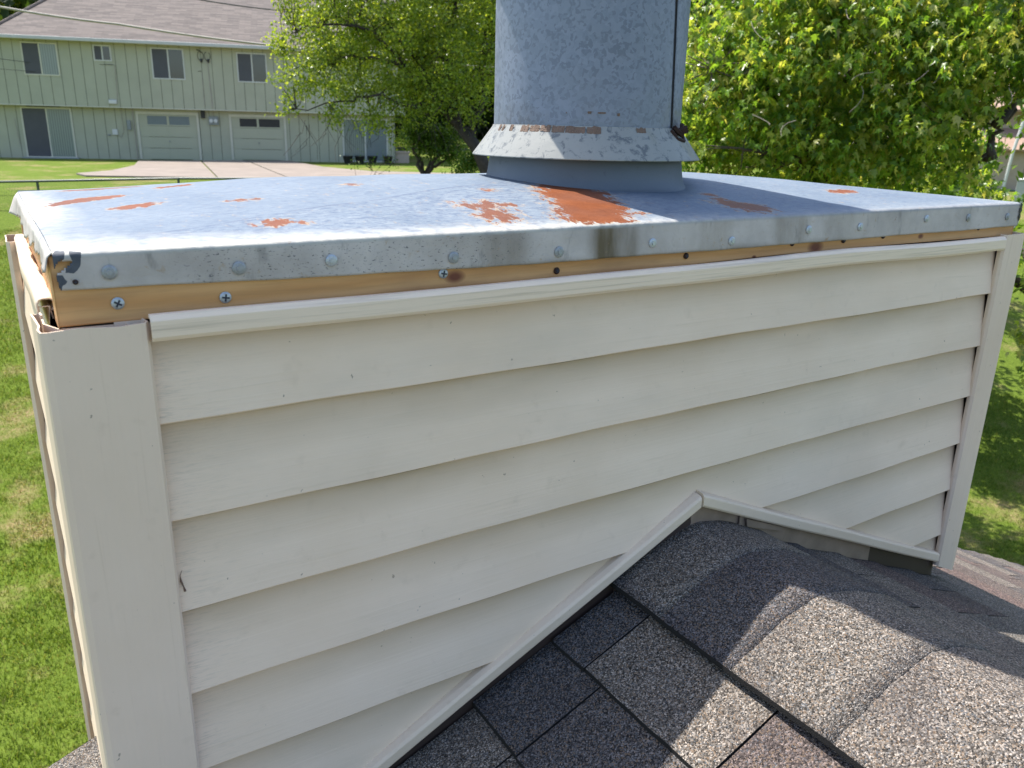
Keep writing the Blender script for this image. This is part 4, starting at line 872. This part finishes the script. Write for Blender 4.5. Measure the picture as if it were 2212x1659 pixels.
# maple right of the flue
mbp = at(1770, 420, 10.6); mbp = np.array([mbp[0], mbp[1], gz(mbp[0], mbp[1])])
mp = empty('maple_tree', tuple(mbp)); tag(mp, 'large maple with hanging bright yellow-green lobed leaves filling the view right of the flue', 'tree'); Tm = Matrix.Translation(tuple(-mbp))
mb = MB(); sk2 = []
sk2 += limb(mb, [mbp-np.array([0, 0, .2]), at(1772, 600, 10.6), at(1768, 300, 10.6), at(1768, 60, 10.6), at(1760, -300, 10.6)], .24, .12, 9, .04)
for pth in ([(1768, 300, 10.6), (1650, 200, 10), (1540, 150, 9.4)], [(1768, 200, 10.6), (1900, 120, 10), (2050, 80, 9.3), (2200, 60, 9)], [(1768, 60, 10.6), (1720, 0, 9.6), (1640, -80, 9)], [(1768, 340, 10.6), (1900, 290, 10), (2040, 260, 9.5), (2150, 270, 9.2)], [(1768, 80, 10.6), (1850, 20, 9.6), (1950, -60, 9)], [(1768, 360, 10.6), (1690, 350, 9.8), (1600, 320, 9.3)], [(2150, 270, 9.2), (2185, 215, 9.2), (2230, 200, 9.2)], [(2130, 340, 9.5), (2145, 290, 9.3), (2190, 215, 9.2)]):
    sk2 += limb(mb, [at(*q) for q in pth], .06, .012, 7, .04)
blobs = [px(b, d) for b, d in (((1600, 120, 170), 9.5), ((1780, 60, 180), 9.2), ((1960, 90, 190), 9.0), ((2120, 60, 150), 8.8), ((1560, 300, 110), 9.8), ((1720, 290, 130), 9.6), ((1880, 290, 130), 9.4), ((2020, 260, 110), 9.2), ((2240, 90, 120), 8.8), ((1700, -120, 200), 9.4), ((1980, -140, 220), 9.2), ((2250, -100, 180), 9), ((1800, 200, 240), 10.6), ((2000, 150, 200), 10.5), ((1580, 150, 180), 10.6), ((2120, 200, 60), 9.2), ((2060, 345, 60), 9.5), ((1950, 360, 80), 10), ((1760, 370, 100), 10.4), ((1480, 200, 120), 10.4), ((1480, 330, 90), 10.4), ((2215, 170, 60), 9), ((1600, 380, 80), 10.4), ((2275, 600, 60), 9), ((2245, 720, 45), 9), ((2260, 800, 45), 9), ((2000, 450, 160), 13), ((1900, 560, 150), 13.5), ((2040, 330, 90), 13.2), ((1800, 500, 160), 12), ((2060, 560, 110), 13))]
cl = blob_points(blobs, 4200, .6)
twigs(mb, cl, sk2, 500, .004)
o = mb.build('trunk', M['bark'], mp, smooth=True); o.matrix_parent_inverse = Tm
for _ in range(9):
    x0, y0 = rng.uniform(1550, 2200), rng.uniform(20, 330); d = rng.uniform(8.0, 8.7); a = at(x0, y0, d); b = at(x0+rng.uniform(-50, 50), y0-rng.uniform(15, 60), d+.2); mb = MB(); m_ = rng.normal(size=3)*.03; mb.tube([a+(b-a)*t+m_*4*t*(1-t) for t in (0, .25, .5, .75, 1)], [.002, .003, .003, .004, .004], 5, False); o = mb.build('bare_twig', M['twig'], mp); o.matrix_parent_inverse = Tm
n = 10; nc = len(cl); k = nc*n; outd = rnd_unit(k); outd[:, 2] = -abs(outd[:, 2])*.6-.45
C = np.repeat(cl, n, 0)+rng.normal(size=(k, 3))*np.array([.09, .09, .08]); Nn = np.stack([rng.normal(size=k)*.6, rng.normal(size=k)*.6, rng.random(k)*.7+.2], -1)
Nn += outd*np.array([1, 1, 0])*.6+rng.normal(size=(k, 3))*.55; sz = rng.uniform(.055, .125, k)
dist = np.linalg.norm(C-CAM, axis=1); zc = (C-CAM)@FW; pxx = 1106+F*((C-CAM)@RT)/zc; pyy = 829.5-F*((C-CAM)@UP)/zc
inview = (pxx > 1480) & (pxx < 2205) & (pyy > 5) & (pyy < 380)
score = np.where(inview, sz/dist, 0); sel = np.zeros(k, bool)
# the individual leaves: nearest and largest, and not hidden behind others (one per small picture cell)
order = np.argsort(np.where(inview, dist, 1e9))[:6000]; seen = set()
for i in order:
    c = (int(pxx[i]//22), int(pyy[i]//22))
    if c in seen: continue
    seen.add(c); sel[i] = True
    if sel.sum() >= 300: break
yg = np.repeat(rng.random(nc) < .33, n) & ~sel
C[yg] = np.repeat(cl, n, 0)[yg]+(C[yg]-np.repeat(cl, n, 0)[yg])*np.array([.6, .6, .9])
o = leaves('foliage', C[~sel & ~yg], outd[~sel & ~yg], Nn[~sel & ~yg], sz[~sel & ~yg], mapv, mapf, M['maple'], mp); o.matrix_parent_inverse = Tm; o['kind'] = 'stuff'
dy = outd[yg]*np.array([.9, .9, .9])+np.array([0, 0, -.1]); Nn[yg] = Nn[yg]*.25+np.array([-.2, .3, 1.0]); o = leaves('young_foliage', C[yg], dy, Nn[yg], sz[yg]*1.08, mapv, mapf, M['young'], mp); o.matrix_parent_inverse = Tm; o['kind'] = 'stuff'
lm = bpy.data.meshes.new('leaf'); lm.from_pydata(mapv, [], mapf); lm.materials.append(M['maple'])
lme = []
for v_ in range(6):
    c = lm.copy(); lme.append(c)
Xf, Yf, Zf = rot_frames(outd[sel], Nn[sel])
g = NG('single maple leaf', .35, 0, .45); c = g.ramp(g.obrand(), [(0, (.10, .19, .025)), (.4, (.15, .26, .035)), (.75, (.20, .31, .045)), (1, (.34, .37, .12))]); g.col(c); t = g.n('ShaderNodeBsdfTranslucent'); g.L(g.mix(1.0, c, (1.9, 1.75, .75), 'MULTIPLY'), t.inputs[0]); ms = g.n('ShaderNodeMixShader'); ms.inputs[0].default_value = .5
g.L(g.p.outputs[0], ms.inputs[1]); g.L(t.outputs[0], ms.inputs[2]); g.L(ms.outputs[0], g.t.nodes['Material Output'].inputs[0]); lm.materials[0] = g.m
for i, (c, s) in enumerate(zip(C[sel], sz[sel]*1.12)):
    o = bpy.data.objects.new('leaf', lm); COL.objects.link(o); o.parent = mp; o.matrix_parent_inverse = Tm
    o.matrix_basis = Matrix(((Xf[i][0]*s, Yf[i][0]*s, Zf[i][0]*s, c[0]), (Xf[i][1]*s, Yf[i][1]*s, Zf[i][1]*s, c[1]), (Xf[i][2]*s, Yf[i][2]*s, Zf[i][2]*s, c[2]), (0, 0, 0, 1)))
shrub('tree', 'broad leafy tree partly hidden by the maple, shading the lawn right of the chimney', 'tree', (2420, 760), 13.5, [((2420, 300, 180), 14), ((2400, 450, 150), 12.5), ((1980, 500, 150), 15), ((2050, 330, 110), 19), ((1900, 450, 160), 17), ((2330, 180, 100), 18), ((2080, 560, 110), 14.5), ((1800, 520, 150), 14), ((2560, 350, 220), 13), ((2420, 150, 200), 22), ((2050, 250, 70), 24), ((1950, 350, 120), 22)], 2600, 12, .16, M['shrub'], .16, .16)
# far-off woods as one mass
NW = 52000; azs = rad(32.85)+rng.uniform(rad(-48), rad(52), NW); dd = rng.uniform(62, 105, NW)
cx_ = np.floor(azs*26)+np.floor(dd/13)*131; hh = 13+7*np.abs(np.sin(cx_*12.9898)); hz_ = rng.random(NW)**.8*hh
lob = 1+.25*np.sin(azs*60+hz_*.9)*np.sin(hz_*.7+azs*31); dd = dd*lob**.1
C = np.stack([CAM[0]+np.sin(azs)*dd, CAM[1]+np.cos(azs)*dd, np.zeros(NW)], -1); C[:, 2] = gz(C[:, 0], C[:, 1])+hz_+.6
C += rng.normal(size=(NW, 3))*.5
C = C
# leave an opening over the far lawn right of the green house
ax = np.degrees(azs); keep = ~((ax > 24.2) & (ax < 33) & (dd < 88) & (hz_ < 5)); C = C[keep]
n9 = 14000; a9 = rad(1)*rng.uniform(20, 37, n9); d9 = rng.uniform(88, 104, n9); x9, y9 = CAM[0]+np.sin(a9)*d9, CAM[1]+np.cos(a9)*d9; C = np.concatenate([C, np.stack([x9, y9, gz(x9, y9)+rng.random(n9)*11], -1)]); k = len(C)
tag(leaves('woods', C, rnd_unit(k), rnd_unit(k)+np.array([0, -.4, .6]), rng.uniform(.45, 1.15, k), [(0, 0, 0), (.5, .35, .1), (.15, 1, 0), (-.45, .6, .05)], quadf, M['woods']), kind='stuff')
# trunks in the woods that can be told apart would be hidden; nearer dark trees behind the house roof
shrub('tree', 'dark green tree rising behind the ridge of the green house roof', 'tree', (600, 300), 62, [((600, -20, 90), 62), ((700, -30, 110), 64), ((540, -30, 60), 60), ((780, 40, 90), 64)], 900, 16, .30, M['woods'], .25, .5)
shrub('tree', 'bright green tree at the far left beyond the hip of the green house roof', 'tree', (20, 300), 60, [((10, 0, 60), 60), ((-60, 20, 80), 62), ((60, -40, 60), 60)], 700, 16, .28, M['locust'], .25, .5)

# house far right behind the maple
bp = at(2185, 372, 33); bp = np.array([bp[0], bp[1], gz(bp[0], bp[1])]); rh = empty('house', tuple(bp), rad(-55)); tag(rh, 'beige house with a tan roof and white downspout glimpsed through leaves at the right edge', 'house')
def rb(name, a, b, mat, bv=0): mb = MB(); mb.box(a, b); return mb.build(name, M[mat], rh, bevel=bv)
zb = 0
rb('wall', (-1.3, 0, -.5), (9, 8, 3.1), 'beige'); rb('window', (1.2, -.03, .9), (2.6, .0, 2.1), 'glass'); 
mb = MB(); mb.add([(-1.7, -.6, 3.0), (9.4, -.6, 3.0), (9.4, 4, 4.9), (-1.7, 4, 4.9), (-1.7, 8.6, 3.0), (9.4, 8.6, 3.0)], [(0, 1, 2, 3), (3, 2, 5, 4), (0, 3, 4), (1, 5, 2)]); mb.build('roof', M['tanroof'], rh, solid=.1)
mb = MB(); mb.add([(-1.8, -1.6, 1.5), (.6, -1.6, 1.5), (.6, -.01, 2.3), (-1.8, -.01, 2.3)], [(0, 1, 2, 3)])
mb.build('porch_roof', M['tanroof'], rh, solid=.08)
for i in range(12): rb('rib', (-1.75+i*.2, -1.62, 1.545), (-1.71+i*.2, -1.2, 1.60), 'beige')
rb('porch_wall', (-1.5, -1.3, -.5), (.2, -.02, 1.45), 'beige')
mb = MB(); mb.tube([(-.2, -1.7, 2.6), (-.35, -1.72, 1.4), (-.45, -1.72, -.2)], .06, 8); mb.build('downspout', M['white'], rh)
# white vinyl post at the right edge
vp = at(2209, 388, 22); g0 = gz(vp[0], vp[1]); mb = MB(); mb.box((-.11, -.11, 0), (.11, .11, vp[2]-g0-.02)); mb.box((-.13, -.13, vp[2]-g0-.02), (.13, .13, vp[2]-g0+.01)); mb.add([(-.08, -.08, vp[2]-g0+.012), (.08, -.08, vp[2]-g0+.012), (.08, .08, vp[2]-g0+.012), (-.08, .08, vp[2]-g0+.012), (0, 0, vp[2]-g0+.06)], [(0, 1, 4), (1, 2, 4), (2, 3, 4), (3, 0, 4)])
o = mb.build('fence_post', M['white'], bevel=.005); o.location = (vp[0], vp[1], g0); o.rotation_euler[2] = .4; tag(o, 'white square post with pyramid cap at the right edge above the cap corner', 'post')

# ------------------------------------------------ grass blades where the lawn is near
def blades(az0, az1, d0, d1, n):
    a = rad(1)*rng.uniform(az0, az1, n); d = d0+(d1-d0)*rng.random(n)**.8; return np.stack([CAM[0]+np.sin(a)*d, CAM[1]+np.cos(a)*d], -1)
P2 = np.concatenate([blades(-16, 10, 4.6, 22, 210000), blades(56, 74, 5, 18, 90000)]); 
okm = ~((P2[:, 0] > XL_+.3) & (P2[:, 0] < XRR-.3) & (P2[:, 1] < YR-.2)); P2 = P2[okm]; k = len(P2)
tuft = np.zeros(k)
for q_ in range(9):
    a_ = rng.uniform(0, pi); f_ = 2.2*1.45**q_; tuft += np.sin((P2[:, 0]*cos(a_)+P2[:, 1]*sin(a_))*f_+rng.uniform(0, 6))/(1+.22*q_)
tuft = np.clip(.5+.16*tuft, 0, 1)
h = rng.uniform(.03, .07, k)*(.55+.9*tuft); C = np.stack([P2[:, 0], P2[:, 1], gz(P2[:, 0], P2[:, 1])], -1)
D = np.stack([rng.normal(size=k)*.45, rng.normal(size=k)*.45, np.ones(k)], -1)
tag(leaves('grass', C, D, rnd_unit(k), h, [(-.09, 0, 0), (.09, 0, 0), (.02, 1, .15)], [(0, 1, 2)], M['blades']), 'short green lawn grass with dry straw patches on the slope', 'grass', kind='stuff')
